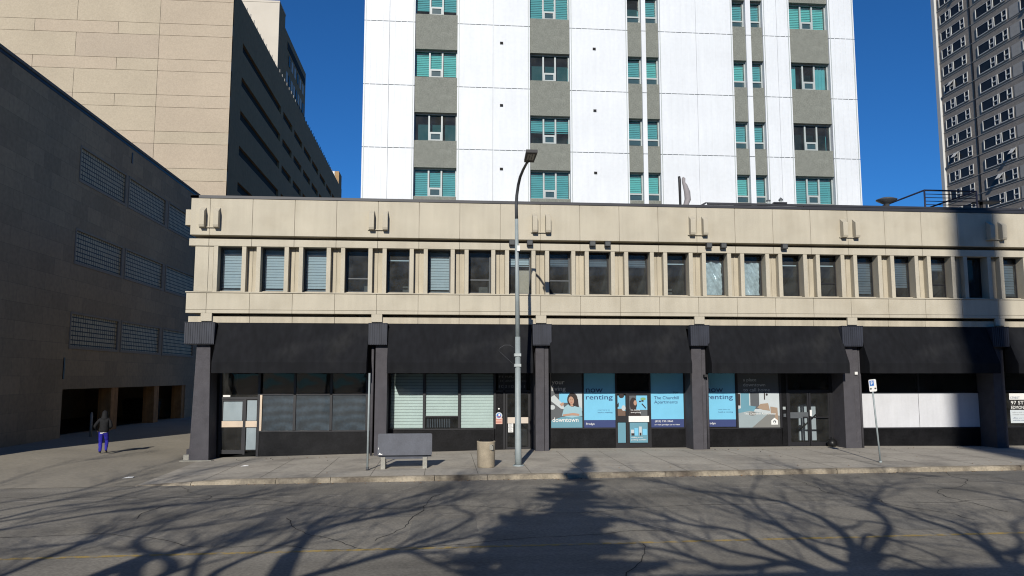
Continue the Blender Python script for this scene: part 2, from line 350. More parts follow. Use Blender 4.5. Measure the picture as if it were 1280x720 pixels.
for yj in (-4.9, -2.4, -.35):
    for xa, xb in zip(xs, xs[1:]):
        mb.poly([(xa, yj, walk_z(xa, yj) + .0042), (xb, yj, walk_z(xb, yj) + .0042), (xb, yj + .02, walk_z(xb, yj) + .0042), (xa, yj + .02, walk_z(xa, yj) + .0042)])
tag(mb.build('sidewalk_joint', mat('walk_joint', (.15, .135, .115))), kind='structure')
mb = MB(); x = .0; rk = random.Random(3)                             # kerb: separate cast lengths with worn rounded edges
while x < 47:
    ln = rk.choice((1.7, 2.6, 3.3)); xe = x + ln - .018; n = 8
    rows = []
    for i in range(n + 1):
        xx = lerp(x, xe, i / n); zt = walk_z(xx, KY + .28) + .004; zb = road_z(xx) - .05; j = rk.uniform(-.012, .006); e = rk.uniform(.02, .05)
        h = zt - zb
        rows.append([(xx, KY + .285, zt - .3), (xx, KY + .285, zt), (xx, KY + .10 + j, zt), (xx, KY + .03 + j, zt - min(e, h * .4)), (xx, KY + j * .5, zb)])
    vs = [p for r_ in rows for p in r_]
    mb.add(vs, [(i * 5 + k, (i + 1) * 5 + k, (i + 1) * 5 + k + 1, i * 5 + k + 1) for i in range(n) for k in range(4)] + [(0, 1, 2, 3, 4), tuple(n * 5 + k for k in (4, 3, 2, 1, 0))])
    x += ln
tag(mb.build('kerb', M['kerbm']), kind='structure')

# ------------------------------------------------------------------ the two-storey commercial building
XB, X1 = -.76, 43.5
BL = thing('commercial_building', (17, 0, 0), 'long two-storey beige concrete building with black awnings over its ground-floor shops', 'building')
mod = 1.7
def joints(xa, xb, g=.012):
    e = [xa] + [k * mod for k in range(0, 26) if xa + .1 < k * mod < xb - .1] + [xb]
    return [(a + (g / 2 if i else 0), b - (g / 2 if i < len(e) - 2 else 0)) for i, (a, b) in enumerate(zip(e, e[1:]))]
# wall: core box, channels between the windows, fins, lintel, piers
mb = MB()
mb.box(XB + .25, X1, 6.2, 25, -.4, 10.30)
mb.box(XB + .05, X1, .36, 6.2, 8.93, 10.30); mb.box(XB + .25, X1, .95, 6.2, 8.46, 8.93)                          # parapet backing
mb.box(XB + .10, X1, .36, 6.2, 5.735, 6.60); mb.box(XB + .25, X1, .95, 6.2, 5.30, 5.735)                           # band backing
mb.box(XB + .22, -.02, .30, 6.2, 6.60, 8.46); mb.box(-.54, -.006, .06, .30, 6.62, 8.46); mb.box(.006, .19, .06, .30, 6.62, 8.46)
for k in range(26):
    x = k * mod
    if k: 
        mb.box(x - .205, x - .006, .33, .66, 6.62, 8.47, 1); mb.box(x + .006, x + .205, .33, .66, 6.62, 8.47, 1); mb.box(x - .006, x + .006, .35, .66, 6.62, 8.47, 2)
    if k < 25:
        xc = x + .85
        for s in (-1, 1):
            a, b = xc + s * .475, xc + s * .645
            p = [(a, .02), (b, .02), (b, .66), (a + s * .02, .66)]
            vs = [(px, py, 6.625) for px, py in p] + [(px, py, 8.468) for px, py in p]
            fs = [(0, 1, 5, 4), (1, 2, 6, 5), (2, 3, 7, 6), (3, 0, 4, 7), (3, 2, 1, 0), (4, 5, 6, 7)]
            mb.add(vs, fs)
            mb.box(xc + s * .475 - (.0 if s > 0 else .17), xc + s * .475 + (.17 if s > 0 else 0), .0, .05, 6.60, 6.635)
        mb.box(xc - .475, xc + .475, .30, .66, 6.622, 6.66, 1)       # inner sill
mb.build('wall', [M['beige'], M['beige2'], M['joint']], BL, bevel=.012)
mb = MB()
for a, b in joints(XB - .02, X1): mb.box(a, b, 0, .34, 8.47, 8.765)
mb.build('lintel', M['beige'], BL, bevel=.012)
mb = MB()
for a, b in joints(XB, X1): mb.box(a, b, 0, .36, 8.92, 10.445)
mb.box(XB + .012, X1, .02, .35, 8.925, 10.44, 1)
mb.build('parapet', [M['beige'], M['joint']], BL, bevel=.014)
mb = MB(); mb.box(XB - .03, X1, -.035, .42, 10.447, 10.56); mb.box(XB - .03, XB + .3, -.035, 25, 10.45, 10.555)
mb.build('roof_flashing', M['flash'], BL)
mb = MB()
for a, b in joints(XB - .04, X1): mb.box(a, b, 0, .36, 5.868, 6.535); mb.box(a, b, -.006, .36, 5.724, 5.858)
mb.box(XB - .03, X1, .02, .35, 5.73, 6.53, 1)
mb.build('band', [M['beige'], M['joint']], BL, bevel=.012)
mb = MB(); mb.box(XB - .08, X1, -.03, .40, 6.552, 6.60); mb.build('ledge', M['beige'], BL, bevel=.008)
mb = MB()
for a, b in joints(XB + .05, X1): mb.box(a, b, .10, .30, 5.345, 5.60)
mb.build('fascia', M['beige2'], BL, bevel=.01)
for i in range(7):
    mb = MB(); x = i * 6.8 + .02; mb.box(x - .22, x + .22, -.012, .10, 5.40, 5.722); mb.build('corbel', M['beige'], BL, loc=(x, 0, 5.5), bevel=.012)
# roof behind the parapet
mb = MB(); mb.box(XB + .3, X1, .4, 25, 10.30, 10.40); mb.build('roof', M['conc'], BL)
# U-shaped brackets on the parapet
for i in range(7):
    x = i * 6.8 + .03; mb = MB()
    for s in (-1, 1):
        a, b = x + s * .28 - .105, x + s * .28 + .105
        prof = [(0, 9.21), (0, 10.06), (-.09, 10.0), (-.30, 9.86), (-.30, 9.30), (-.26, 9.21)]
        mb.prism_x([(y + .0, z) for y, z in prof], a, b)
    mb.box(x - .44, x + .385, -.075, 0, 9.215, 9.25)
    mb.build('wall_bracket', M['beige'], BL, loc=(x, 0, 9.6), bevel=.01)
mb = MB(); mb.box(XB - .22, XB, .06, .5, 9.32, 9.97); mb.build('wall_bracket', M['beige'], BL, loc=(XB, .3, 9.6), bevel=.01)
for x in (12.38, 13.13, 15.80, 16.45, 20.86, 21.50, 24.22):
    mb = MB(); mb.box(x - .12, x + .12, -.24, -.06, 8.66, 8.87); mb.box(x - .03, x + .03, -.06, 0, 8.74, 8.82)
    mb.rectf(x - .10, x + .10, 8.68, 8.85, -.243, 1)
    mb.build('floodlight', [M['lamp_body'], M['lens']], BL, loc=(x, -.1, 8.76))

# upper windows
def slats(n_z, z0, z1, xa, xb, y, sp=.05, tilt=.35):
    mb = MB(); z = z1
    while z - sp > z0:
        mb.poly([(xa, y - .012, z - sp * .96), (xb, y - .012, z - sp * .96), (xb, y + .012, z - .004), (xa, y + .012, z - .004)]); z -= sp
    mb.box(xa, xb, y - .014, y + .014, z0, z0 + .03); return mb
ZA, ZB = 6.66, 8.47
def upper_window(k, kind):
    xc = k * mod + .85; hw = .472
    mb = MB(); y = .53
    mb.rectf(xc - hw + .04, xc + hw - .04, ZA + .04, ZB - .04, y, 0)
    o = (xc - hw, xc + hw, y + .04, 2.6, ZA, ZB)
    mb.add([(o[0], o[2], o[4]), (o[1], o[2], o[4]), (o[1], o[2], o[5]), (o[0], o[2], o[5]), (o[0], o[3], o[4]), (o[1], o[3], o[4]), (o[1], o[3], o[5]), (o[0], o[3], o[5])],
           [(0, 1, 5, 4), (2, 3, 7, 6), (1, 2, 6, 5), (3, 0, 4, 7), (4, 5, 6, 7)], 1)
    L_ = (xc, .47, ZA)
    w = mb.build('window', [M['glass_up'], M['room_up']], BL, loc=L_)
    mb = MB(); fw_ = .045
    mb.box(xc - hw, xc - hw + fw_, .50, .58, ZA, ZB); mb.box(xc + hw - fw_, xc + hw, .50, .58, ZA, ZB)
    mb.box(xc - hw + fw_, xc + hw - fw_, .50, .58, ZB - fw_, ZB); mb.box(xc - hw + fw_, xc + hw - fw_, .50, .58, ZA, ZA + fw_)
    if kind in ('rail', 'partrail', 'barrail'): mb.box(xc - hw + fw_, xc + hw - fw_, .505, .57, ZA + .56, ZA + .61)
    mb.build('window_frame', M['alu_dark'] if k > 8 else M['alu_grey'], w, loc=L_)
    xa, xb = xc - hw + .05, xc + hw - .05
    def child(mb, nm, m): mb.build(nm, m, w, loc=L_)
    if kind == 'full': child(slats(0, ZA + .05, ZB - .05, xa, xb, .63, .115), 'blind', M['blind'])
    if kind == 'grey': child(slats(0, ZA + .05, ZB - .05, xa, xb, .63, .115), 'blind', M['blind_grey'])
    if kind == 'greygap': child(slats(0, ZA + .45, ZB - .05, xa, xb, .63, .10), 'blind', M['blind_grey'])
    if kind == 'whitegap': child(slats(0, ZA + .12, ZB - .05, xa, xb, .63, .12), 'blind', M['blind_grey'])
    if kind in ('part', 'partrail'): child(slats(0, ZA + 1.22, ZB - .05, xa, xb, .63, .10), 'blind', M['blind_grey'])
    if kind in ('bar', 'barrail'):
        mb = MB(); mb.box(xa, xb, .62, .65, ZA + 1.36, ZA + 1.41); child(mb, 'blind', M['blind'])
    if kind == 'panel':
        mb = slats(0, ZA + 1.2, ZB - .05, xa, xb, .63, .10); child(mb, 'blind', M['blind'])
        mb = MB(); mb.box(xc - .02, xb, .56, .575, ZA + .05, ZA + 1.02); child(mb, 'panel', M['tan_band'])
    if kind == 'plastic':
        rr = random.Random(k); mb = MB(); nx, nz = 22, 40; vs = []
        for j in range(nz + 1):
            for i in range(nx + 1):
                u, v = i / nx, j / nz
                q = noise.noise(Vector((u * 5 + v * 4 + k, v * 1.5, k))) * .12 + noise.noise(Vector((u * 14 + v * 9, v * 3, k + 4))) * .07
                vs.append((lerp(xa, xb, u), .66 + q, lerp(ZA + .05, ZB - .3, v)))
        mb.add(vs, [(j * (nx + 1) + i, j * (nx + 1) + i + 1, (j + 1) * (nx + 1) + i + 1, (j + 1) * (nx + 1) + i) for j in range(nz) for i in range(nx)], 0, True)
        child(mb, 'plastic_sheet', M['plastic'])
kinds = ['full', 'full', 'full', 'rail', 'bar', 'full', 'rail', 'panel', 'partrail', 'part', 'part', 'bar', 'plastic', 'plastic', 'bar', 'barrail', 'grey', 'greygap', 'partrail', 'dark', 'whitegap', 'full', 'part', 'full', 'grey']
for k, kd in enumerate(kinds): upper_window(k, kd)

# pillars with ribbed metal caps
PX = [(-.38, .29), (6.80, 7.29), (13.38, 13.93), (20.02, 20.64), (26.68, 27.42), (33.52, 34.10), (40.4, 41.0)]
for i, (a, b) in enumerate(PX):
    mb = MB()
    if i == 0:
        v0 = [(-.42, -.06), (.36, -.06), (.36, 1.14), (-.42, 1.14)]; v1 = [(-.30, .0), (.23, .0), (.23, 1.14), (-.30, 1.14)]
        vs = [(x, y, -.35) for x, y in v0] + [(x, y, 4.6) for x, y in v1]
        mb.add(vs, [(0, 1, 5, 4), (1, 2, 6, 5), (2, 3, 7, 6), (3, 0, 4, 7), (4, 5, 6, 7)])
    elif i == 1: mb.box(a, b, 0, 1.14, -.2, 4.6)
    elif i == 2: mb.box(a, 13.74, 0, 1.14, -.1, 4.6); mb.box(13.755, b, .02, 1.14, -.1, 4.6)
    elif i in (3, 4, 5):
        s = {3: 20.46, 4: 27.16, 5: 33.90}[i]; mb.box(a, s, 0, 1.14, -.1, 4.6); mb.box(s + .02, b, .06, 1.14, -.1, 4.6)
    else: mb.box(a, b, 0, 1.14, -.1, 4.6)
    if i == 0: pl = MB(); pl.box(-.66, -.43, .1, .8, -.35, .10); pl.box(-.58, -.43, .2, .7, .10, .30, 1); pl.box(-.72, .5, -.20, .0, -.35, walk_z(0, -.1) + .03)
    p = mb.build('pillar', M['pillar'], BL, loc=((a + b) / 2, 0, 0), bevel=.02)
    if i == 0: pl.build('plinth', [M['conc'], M['pillar']], p, loc=(-.4, 0, 0))
    mb = MB(); ca, cb = (XB + .04, .43) if i == 0 else (i * 6.8 - .28, i * 6.8 + .47) if i == 1 else (a - .14, max(b, a + .56) + .08) if i == 2 else (a - .09, b + .10)
    n = int((cb - ca) / .085); pr = []
    for q in range(n):
        xa = lerp(ca, cb, q / n); w_ = (cb - ca) / n
        mb.box(xa, xa + w_ * .62, -.27, .12, 4.49, 5.32); mb.box(xa + w_ * .62, xa + w_, -.25, .12, 4.49, 5.32)
    mb.box(ca - .01, cb + .01, -.29, .12, 5.32, 5.345); mb.box(ca, cb, -.24, .6, 4.46, 4.49)
    mb.build('pillar_cap', M['capmetal'], p, loc=((a + b) / 2, 0, 4.9))
    if i in (1, 3, 4):
        xq = {1: 6.68, 3: 20.72, 4: 27.50}[i]; mb = MB(); mb.tube([(xq, .14, A(xq)), (xq, .14, 4.5)], .055, 10); mb.build('downpipe', M['pillar'], p, loc=(xq, .14, 0))
mb = MB(); mb.box(27.21, 27.33, -.02, .05, 3.26, 3.38); mb.build('notice_plate', M['white'], BL)
mb = MB(); mb.box(20.52, 20.66, -.16, .05, 3.16, 3.26); mb.build('wall_lamp', M['lamp_body'], BL)

# awnings
AW = [(.50, 6.50), (7.31, 13.20), (13.95, 19.82), (20.66, 26.62), (27.5, 33.38), (34.2, 40.2)]
for i, (a, b) in enumerate(AW):
    mb = MB(); nx, nz = 36, 8; rr = random.Random(i); vs = []; y0, z0, y1, z1, z2 = .09, 5.335, -.70, 3.77, 3.315
    cols = []
    for ix in range(nx + 1):
        x = lerp(a, b, ix / nx); c = []
        ribs = .010 * math.cos(ix / nx * math.pi * 2 * 5)
        for iz in range(nz + 1):
            t = iz / nz; sag = math.sin(math.pi * t) * (.020 + ribs) + .008 * noise.noise(Vector((x * 1.3, t * 3, i)))
            c.append((x, lerp(y0, y1, t) + sag, lerp(z0, z1, t) - sag * .4))
        wv = .012 * noise.noise(Vector((x * 1.1, i, 7)))
        c.append((x, y1 - .012, z1 - .03)); c.append((x, y1 - .004 + wv, (z1 + z2) / 2)); c.append((x, y1 + wv * 1.5, z2))
        c += [(p[0], p[1] + .012, p[2] - .006) for p in reversed(c)]
        cols.append(c)
    m_ = len(cols[0]); vs = [p for c in cols for p in c]
    mb.add(vs, [(ix * m_ + k, (ix + 1) * m_ + k, (ix + 1) * m_ + (k + 1) % m_, ix * m_ + (k + 1) % m_) for ix in range(nx) for k in range(m_)])
    for x, s in ((a, 1), (b, -1)):
        mb.prism_x([(y0, z0 - .01), (y1 + .014, z1 - .015), (y1 + .016, z2 + .004), (y0, z2 + .004)], min(x, x + s * .012), max(x, x + s * .012))
    aw = mb.build('awning', M['canvas'], BL, loc=((a + b) / 2, 0, 4.3))
    mb = MB(); mb.tube([(a + .03, y1 + .04, z2 + .03), (b - .03, y1 + .04, z2 + .03)], .018, 6)
    for x in fr(a + .04, b - .04, 4): mb.tube([(x, y1 + .04, z2 + .03), (x, y0, 3.75)], .016, 6)
    mb.build('awning_frame', M['alu_dark'], aw, loc=((a + b) / 2, 0, 4.3))

# ---------------------------------------------------------------- shopfronts
GY = 1.07
mb = MB(); mb.box(XB + .3, X1, GY - .02, 1.5, 3.36, 5.34); mb.box(XB + .3, X1, .12, GY - .02, 5.20, 5.34)
mb.box(XB + .25, -.02, GY + .05, 6.2, -.4, 3.36)
mb.build('shop_lintel', M['tile'], BL)
def shopfront(xa, xb, sills, panes, muls, doors=()):
    S = MB(); zf = min(A(xa), A(xb)) - .05
    S.box(sills[0][0], sills[0][1], GY - .02, GY + .12, zf, sills[0][2])
    sf = S.build('shopfront', M['tile'], BL, loc=((xa + xb) / 2, GY, 0))
    lc = ((xa + xb) / 2, GY, 0)
    for a, b, zt in sills[1:]: mb = MB(); mb.box(a, b, GY - .02, GY + .12, zf, zt); mb.build('side_panel', M['tile'], sf, loc=((a + b) / 2, GY, 0))
    mb = MB()                                                        # the dark room behind the glass
    mb.box(xa - .2, xb + .2, 4.4, 4.5, zf, 3.36); mb.box(xa - .2, xa - .1, GY + .2, 4.4, zf, 3.36); mb.box(xb + .1, xb + .2, GY + .2, 4.4, zf, 3.36)
    mb.box(xa - .2, xb + .2, 1.5, 4.5, 3.36, 3.4); mb.box(xa - .2, xb + .2, GY + .13, 4.4, zf - .05, zf + .03)
    mb.build('shop_room', M['room'], sf, loc=lc)
    mb = MB()
    for a, b, z0, z1 in muls: mb.box(a, b, GY - .05, GY + .05, z0, z1)
    mb.build('mullion', M['alu_dark'], sf, loc=lc)
    for a, b, z0, z1 in panes:
        mb = MB(); mb.rectf(a, b, z0, z1, GY, 0); mb.build('shop_window', M['glass_shop'], sf, loc=((a + b) / 2, GY, z0))
    return sf
def door(sf, a, b, z0, z1, handle_side=1, rail=None):
    mb = MB(); f = .075; y0, y1 = GY - .03, GY + .03
    mb.box(a, a + f, y0, y1, z0, z1); mb.box(b - f, b, y0, y1, z0, z1); mb.box(a + f, b - f, y0, y1, z1 - f, z1); mb.box(a + f, b - f, y0, y1, z0, z0 + .16)
    mb.rectf(a + f, b - f, z0 + .16, z1 - f, GY, 1)
    d = mb.build('door', [M['alu_dark'], M['glass_shop']], sf, loc=((a + b) / 2, GY, z0))
    return d
def slab(name, a, b, z0, z1, y0, y1, m, parent): 
    mb = MB(); mb.box(a, b, y0, y1, z0, z1); return mb.build(name, m, parent, loc=((a + b) / 2, y0, z0))
T = .06
# bay 1: glazed entrance and three dusty windows
s1 = shopfront(.36, 6.62, [(2.0, 6.62, .935), (.30, .42, 3.36)], [(.45, 1.92, 2.32, 3.36), (2.12, 3.40, .95, 3.36), (3.46, 4.88, .95, 3.36), (4.95, 6.36, .95, 3.36), (1.47, 1.93, .12, 2.24)],
    [(.40, .47, -.1, 3.36), (1.93, 2.03, -.1, 3.36), (3.38, 3.48, .935, 3.36), (4.87, 4.97, .935, 3.36), (6.35, 6.62, .935, 3.36), (.47, 1.93, 2.24, 2.34), (2.03, 6.36, .90, .955), (1.40, 1.48, .0, 2.24), (2.03, 6.36, 2.42, 2.47)])
d = door(s1, .47, 1.40, .03, 2.24)
for a, b in ((.55, 1.34), (1.51, 1.90)):
    slab('frosted_panel', a, b, 1.37, 2.20, GY + .012, GY + .02, M['frost'], s1)
    slab('push_band', a - .05, b + .03, 1.11, 1.36, GY - .05, GY - .034, M['tan_band'], s1)
slab('frosted_panel', 1.51, 1.90, .19, 1.10, GY + .012, GY + .02, M['frost'], s1)
slab('push_band', 2.035, 2.12, .96, 2.42, GY - .07, GY - .052, M['tan_band'], s1)
for a, b in ((2.13, 3.37), (3.49, 4.86), (4.98, 6.34)): slab('window_film', a, b, .96, 2.42, GY + .02, GY + .03, M['film'], s1)
slab('notice', .53, .82, 2.34, 2.42, GY - .03, GY - .02, M['white'], s1)
# bay 2: three blinds and a door
s2 = shopfront(7.28, 13.4, [(7.28, 11.76, .985), (11.74, 12.12, 2.55)], [(7.36, 8.74, 1.0, 3.36), (8.82, 10.22, 1.0, 3.36), (10.30, 11.72, 1.0, 3.36), (12.2, 13.3, 2.58, 3.36)],
    [(7.28, 7.36, .985, 3.36), (8.73, 8.83, .985, 3.36), (10.21, 10.31, .985, 3.36), (11.71, 11.80, .985, 3.36), (12.12, 12.2, 0, 3.36), (13.28, 13.4, 0, 3.36), (11.76, 13.3, 2.52, 2.60), (7.36, 11.72, .95, 1.0), (8.83, 10.21, 1.47, 1.53)])
for a, b, z0 in ((7.38, 8.72, 1.02), (8.84, 10.20, 1.53), (10.32, 11.70, 1.02)):
    m_ = slats(0, z0, 3.3, a, b, GY + .09, .125); o = m_.build('blind', M['blind_shop'] if 'blind_shop' in M else M['blind'], s2, loc=((a + b) / 2, GY, z0))
mb = MB()
for x in fr(8.9, 9.85, 13): mb.box(x, x + .02, GY + .10, GY + .12, 1.04, 1.44)
mb.box(8.88, 9.9, GY + .10, GY + .12, 1.44, 1.48); mb.build('radiator', M['blind_grey'], s2, loc=(9.4, GY, 1.04))
d = door(s2, 12.22, 13.26, .06, 2.50)
text('FERRARI', 11.93, 3.13, GY - .032, .085, 1.0, m=M['grey_text'], parent=s2)
text('HAIRSTYLING', 12.0, 2.95, GY - .032, .085, 1.1, m=M['grey_text'], parent=s2)
text('10210-111', 11.93, 2.70, GY - .032, .12, 1.1, m=M['grey_text'], parent=s2)
mb = MB(); mb.box(11.90, 13.1, GY - .03, GY - .01, 2.62, 3.30); mb.build('sign_board', M['black_paint'], s2, loc=(12.4, GY, 2.6))
# bay 3: posters either side of a door
s3 = shopfront(13.93, 20.02, [(14.0, 16.98, 1.0), (18.5, 20.06, .985)], [(14.16, 15.52, 1.0, 3.36), (15.58, 16.96, 1.0, 3.36), (18.50, 19.98, .99, 3.36), (17.02, 18.44, 2.52, 3.36), (17.02, 17.41, .2, 2.44)],
    [(13.93, 14.15, 0, 3.36), (15.515, 15.585, 1.0, 3.36), (16.95, 17.03, .05, 3.36), (18.43, 18.51, .05, 3.36), (19.97, 20.06, .985, 3.36), (17.03, 18.43, 2.44, 2.54), (17.41, 17.49, .1, 2.44), (14.15, 16.95, .955, 1.01), (18.51, 19.97, .94, .995), (17.03, 17.41, .1, .35), (17.03, 17.41, 1.23, 1.50)])
d = door(s3, 17.49, 18.43, .17, 2.44)
# bay 4: poster windows and a double glass entrance
s4 = shopfront(20.64, 26.7, [(20.70, 24.36, .955), (24.34, 24.60, 3.36)], [(20.80, 22.30, .96, 3.36), (22.38, 24.28, .96, 3.36), (24.64, 26.56, 2.58, 3.36)],
    [(20.64, 20.80, .955, 3.36), (22.29, 22.39, .955, 3.36), (24.27, 24.35, .955, 3.36), (24.58, 24.66, .1, 3.36), (26.54, 26.70, .1, 3.36), (24.66, 26.54, 2.52, 2.60), (20.80, 24.27, .91, .965)])
for a, b in ((24.66, 25.59), (25.61, 26.54)):
    d = door(s4, a, b, .17, 2.52)
    slab('push_band', a + .06, b - .06, 1.36, 1.62 if a < 25 else 1.42, GY - .06, GY - .035, M['alu_grey'] if a < 25 else M['alu_dark'], d)
    mb = MB(); mb.box(b - .30 if a < 25 else a + .1, b - .1 if a < 25 else a + .82, GY - .11, GY - .06, 1.37, 1.43); mb.build('door_handle', M['alu_dark'], d, loc=(b, GY, 1.4))
slab('notice', 25.62, 25.71, 1.45, 1.72, GY - .045, GY - .033, M['white'], s4)
slab('entry_panel', 24.40, 24.52, 1.74, 1.86, GY - .05, GY - .022, M['alu'], s4); slab('entry_panel', 24.42, 24.53, 1.42, 1.56, GY - .05, GY - .022, M['alu_grey'], s4)
slab('stair_wall', 25.7, 26.5, .3, 1.9, 2.3, 2.4, M['frost'], s4)
mb = MB(); mb.tube([(25.64, 2.2, .75), (26.5, 2.2, 1.5)], .03, 6); mb.build('handrail', M['black'], s4, loc=(26, 2.2, 1))
# bay 5: windows boarded with white sheets
s5 = shopfront(27.42, 33.5, [(27.42, 33.6, .93)], [(27.6, 30.68, 2.48, 3.36), (30.74, 33.6, 2.48, 3.36)],
    [(27.42, 27.60, .93, 3.36), (30.66, 30.74, 2.46, 3.36), (27.6, 33.6, 2.44, 2.49), (33.58, 33.7, .93, 3.36), (27.6, 33.6, .88, .935)])
slab('white_board', 27.62, 30.68, .94, 2.44, GY - .01, GY + .01, M['board'], s5); slab('white_board', 30.70, 33.58, .94, 2.44, GY - .01, GY + .01, M['board'], s5)
# bay 6
s6 = shopfront(34.1, 40.4, [(34.1, 40.4, .95)], [(34.6, 37.3, .96, 3.36), (37.4, 40.3, .96, 3.36)], [(34.1, 34.6, .95, 3.36), (37.3, 37.4, .95, 3.36), (34.6, 40.3, .9, .96), (34.6, 40.3, 2.5, 2.55)])
s7 = shopfront(41.0, 43.5, [(41.0, 43.5, 3.36)], [], [(41.0, 41.1, 0, 3.36)])

# roof-edge screen, right half
mb = MB(); xa = 21.1
mb.prism_x([(.5, 10.71), (.5, 10.80), (.62, 10.80), (.62, 10.71)], xa, X1)
mb.add([(20.55, .5, 10.56), (20.75, .5, 10.56), (xa + .02, .5, 10.80), (xa - .12, .5, 10.80), (20.55, .62, 10.56), (20.75, .62, 10.56), (xa + .02, .62, 10.80), (xa - .12, .62, 10.80)],
       [(0, 1, 2, 3), (7, 6, 5, 4), (0, 3, 7, 4), (3, 2, 6, 7), (1, 5, 6, 2)])
for a, b in ((22.3, 23.0), (25.5, X1)): mb.box(a, b, .52, .60, 10.60, 10.71)
mb.box(20.8, X1, .5, .62, 10.56, 10.61); mb.box(24.1, 24.7, .45, .65, 10.80, 10.87)
mb.build('roof_screen', M['flash'], BL)

# ------------------------------------------------------------------ posters and stickers on the shop windows
PY = GY - .012
def poster(label, x0, x1, z0, z1, cat='poster', name='window_poster'):
    t = thing(name, ((x0 + x1) / 2, PY, z0), label, cat); return t
def face(t, name, shapes, mats, dy=0):
    """shapes: list of (polygon in x,z, material index); each drawn 1.2 mm in front of the last"""
    mb = MB()
    for i, (pts, mi) in enumerate(shapes): mb.poly([(x, PY - dy - .0012 * i, z) for x, z in pts], mi)
    return mb.build(name, mats, t)
def rc(a, b, c, d): return [(a, c), (b, c), (b, d), (a, d)]
def el(cx, cz, rx, rz, n=18, a=0): return [(cx + rx * math.cos(2 * math.pi * k / n) * math.cos(a) - rz * math.sin(2 * math.pi * k / n) * math.sin(a), cz + rx * math.cos(2 * math.pi * k / n) * math.sin(a) + rz * math.sin(2 * math.pi * k / n) * math.cos(a)) for k in range(n)]
# woman on a sofa
t = poster('window poster of a dark-haired woman in a pale teal top, lettered downtown', 14.17, 15.51, 1.01, 3.34)
mb = MB(); mb.box(14.17, 15.51, PY, PY + .006, 1.01, 3.34); mb.build('panel', M['ph_grey'], t)
x, z = 14.17, 1.01
face(t, 'picture', [(rc(x, x + 1.34, z, z + 1.48), 0), (rc(x + .35, x + .80, z + 1.05, z + 1.48), 1), (rc(x + .95, x + 1.34, z + .7, z + 1.48), 2),
    ([(x, z + 1.3), (x + .14, z + 1.38), (x + .52, z + .98), (x + .58, z + .78), (x + .42, z + .8), (x, z + 1.12)], 3),
    (el(x + .05, z + .86, .12, .1), 4), ([(x, z), (x + 1.34, z), (x + 1.34, z + .46), (x + .9, z + .52), (x + .45, z + .45), (x, z + .3)], 5),
    ([(x + .46, z + .5), (x + .56, z + .86), (x + .72, z + .98), (x + 1.12, z + .98), (x + 1.32, z + .82), (x + 1.34, z + .5), (x + .9, z + .42)], 6),
    (el(x + .92, z + 1.18, .23, .30), 7), ([(x + 1.0, z + 1.3), (x + 1.16, z + 1.2), (x + 1.2, z + .86), (x + 1.04, z + .9)], 7), (el(x + .87, z + 1.15, .115, .17, a=.2), 8), ([(x + .82, z + .98), (x + .94, z + .98), (x + .96, z + .9), (x + .84, z + .9)], 8),
    (el(x + .83, z + 1.18, .016, .010, 8), 7), (el(x + .91, z + 1.19, .016, .010, 8), 7), (el(x + .87, z + 1.07, .03, .012, 10), 9),
    ([(x + .5, z + .56), (x + .95, z + .62), (x + 1.22, z + .58), (x + 1.2, z + .5), (x + .9, z + .52), (x + .5, z + .48)], 8), ([(x + .36, z + 1.0), (x + .52, z + 1.08), (x + .56, z + .99), (x + .45, z + .9)], 8)],
    [M['ph_grey'], M['sky_blue'], M['ph_light'], M['ph_light'], M['ph_light'], M['ph_teal'], M['shirt'], M['hair'], M['skin'], M['red']], .0012)
text('downtown', x + .05, z + .24, PY - .024, .20, 1.12, m=M['white'], parent=t, bold=.006)
text('your', x + .03, z + 1.84, PY - .004, .2, .55, m=M['white'], parent=t, bold=.006); text('living', x + .03, z + 1.56, PY - .004, .2, .6, m=M['white'], parent=t, bold=.006)
# two blue renting posters
def renting(x0, label):
    x1 = x0 + 1.37; t = poster(label, x0, x1, 1.01, 3.34)
    mb = MB(); mb.box(x0, x1, PY, PY + .006, 1.01, 3.34); mb.build('panel', M['sky_blue'], t)
    face(t, 'footer_band', [(rc(x0, x1, 1.01, 1.325), 0)], [M['navy']], .001)
    text('renting', x0 + .09, 2.20, PY - .003, .21, 1.17, m=M['navy_text'], parent=t, bold=.006)
    text('now', x0 + .09, 2.50, PY - .003, .26, .74, m=M['navy_text'], parent=t, bold=.006)
    text('scan here to', x0 + .60, 1.73, PY - .003, .05, .52, m=M['navy_text'], parent=t)
    text('book a viewing', x0 + .60, 1.62, PY - .003, .055, .64, m=M['navy_text'], parent=t, bold=.006)
    text('Prodyn', x0 + .09, 1.12, PY - .004, .095, .36, m=M['white'], parent=t, bold=.006)
    return t
renting(15.585, 'blue now renting poster between the woman poster and the poster-covered door')
renting(20.91, 'blue now renting poster partly hidden by a purple-grey pillar, beside the kitchen poster')
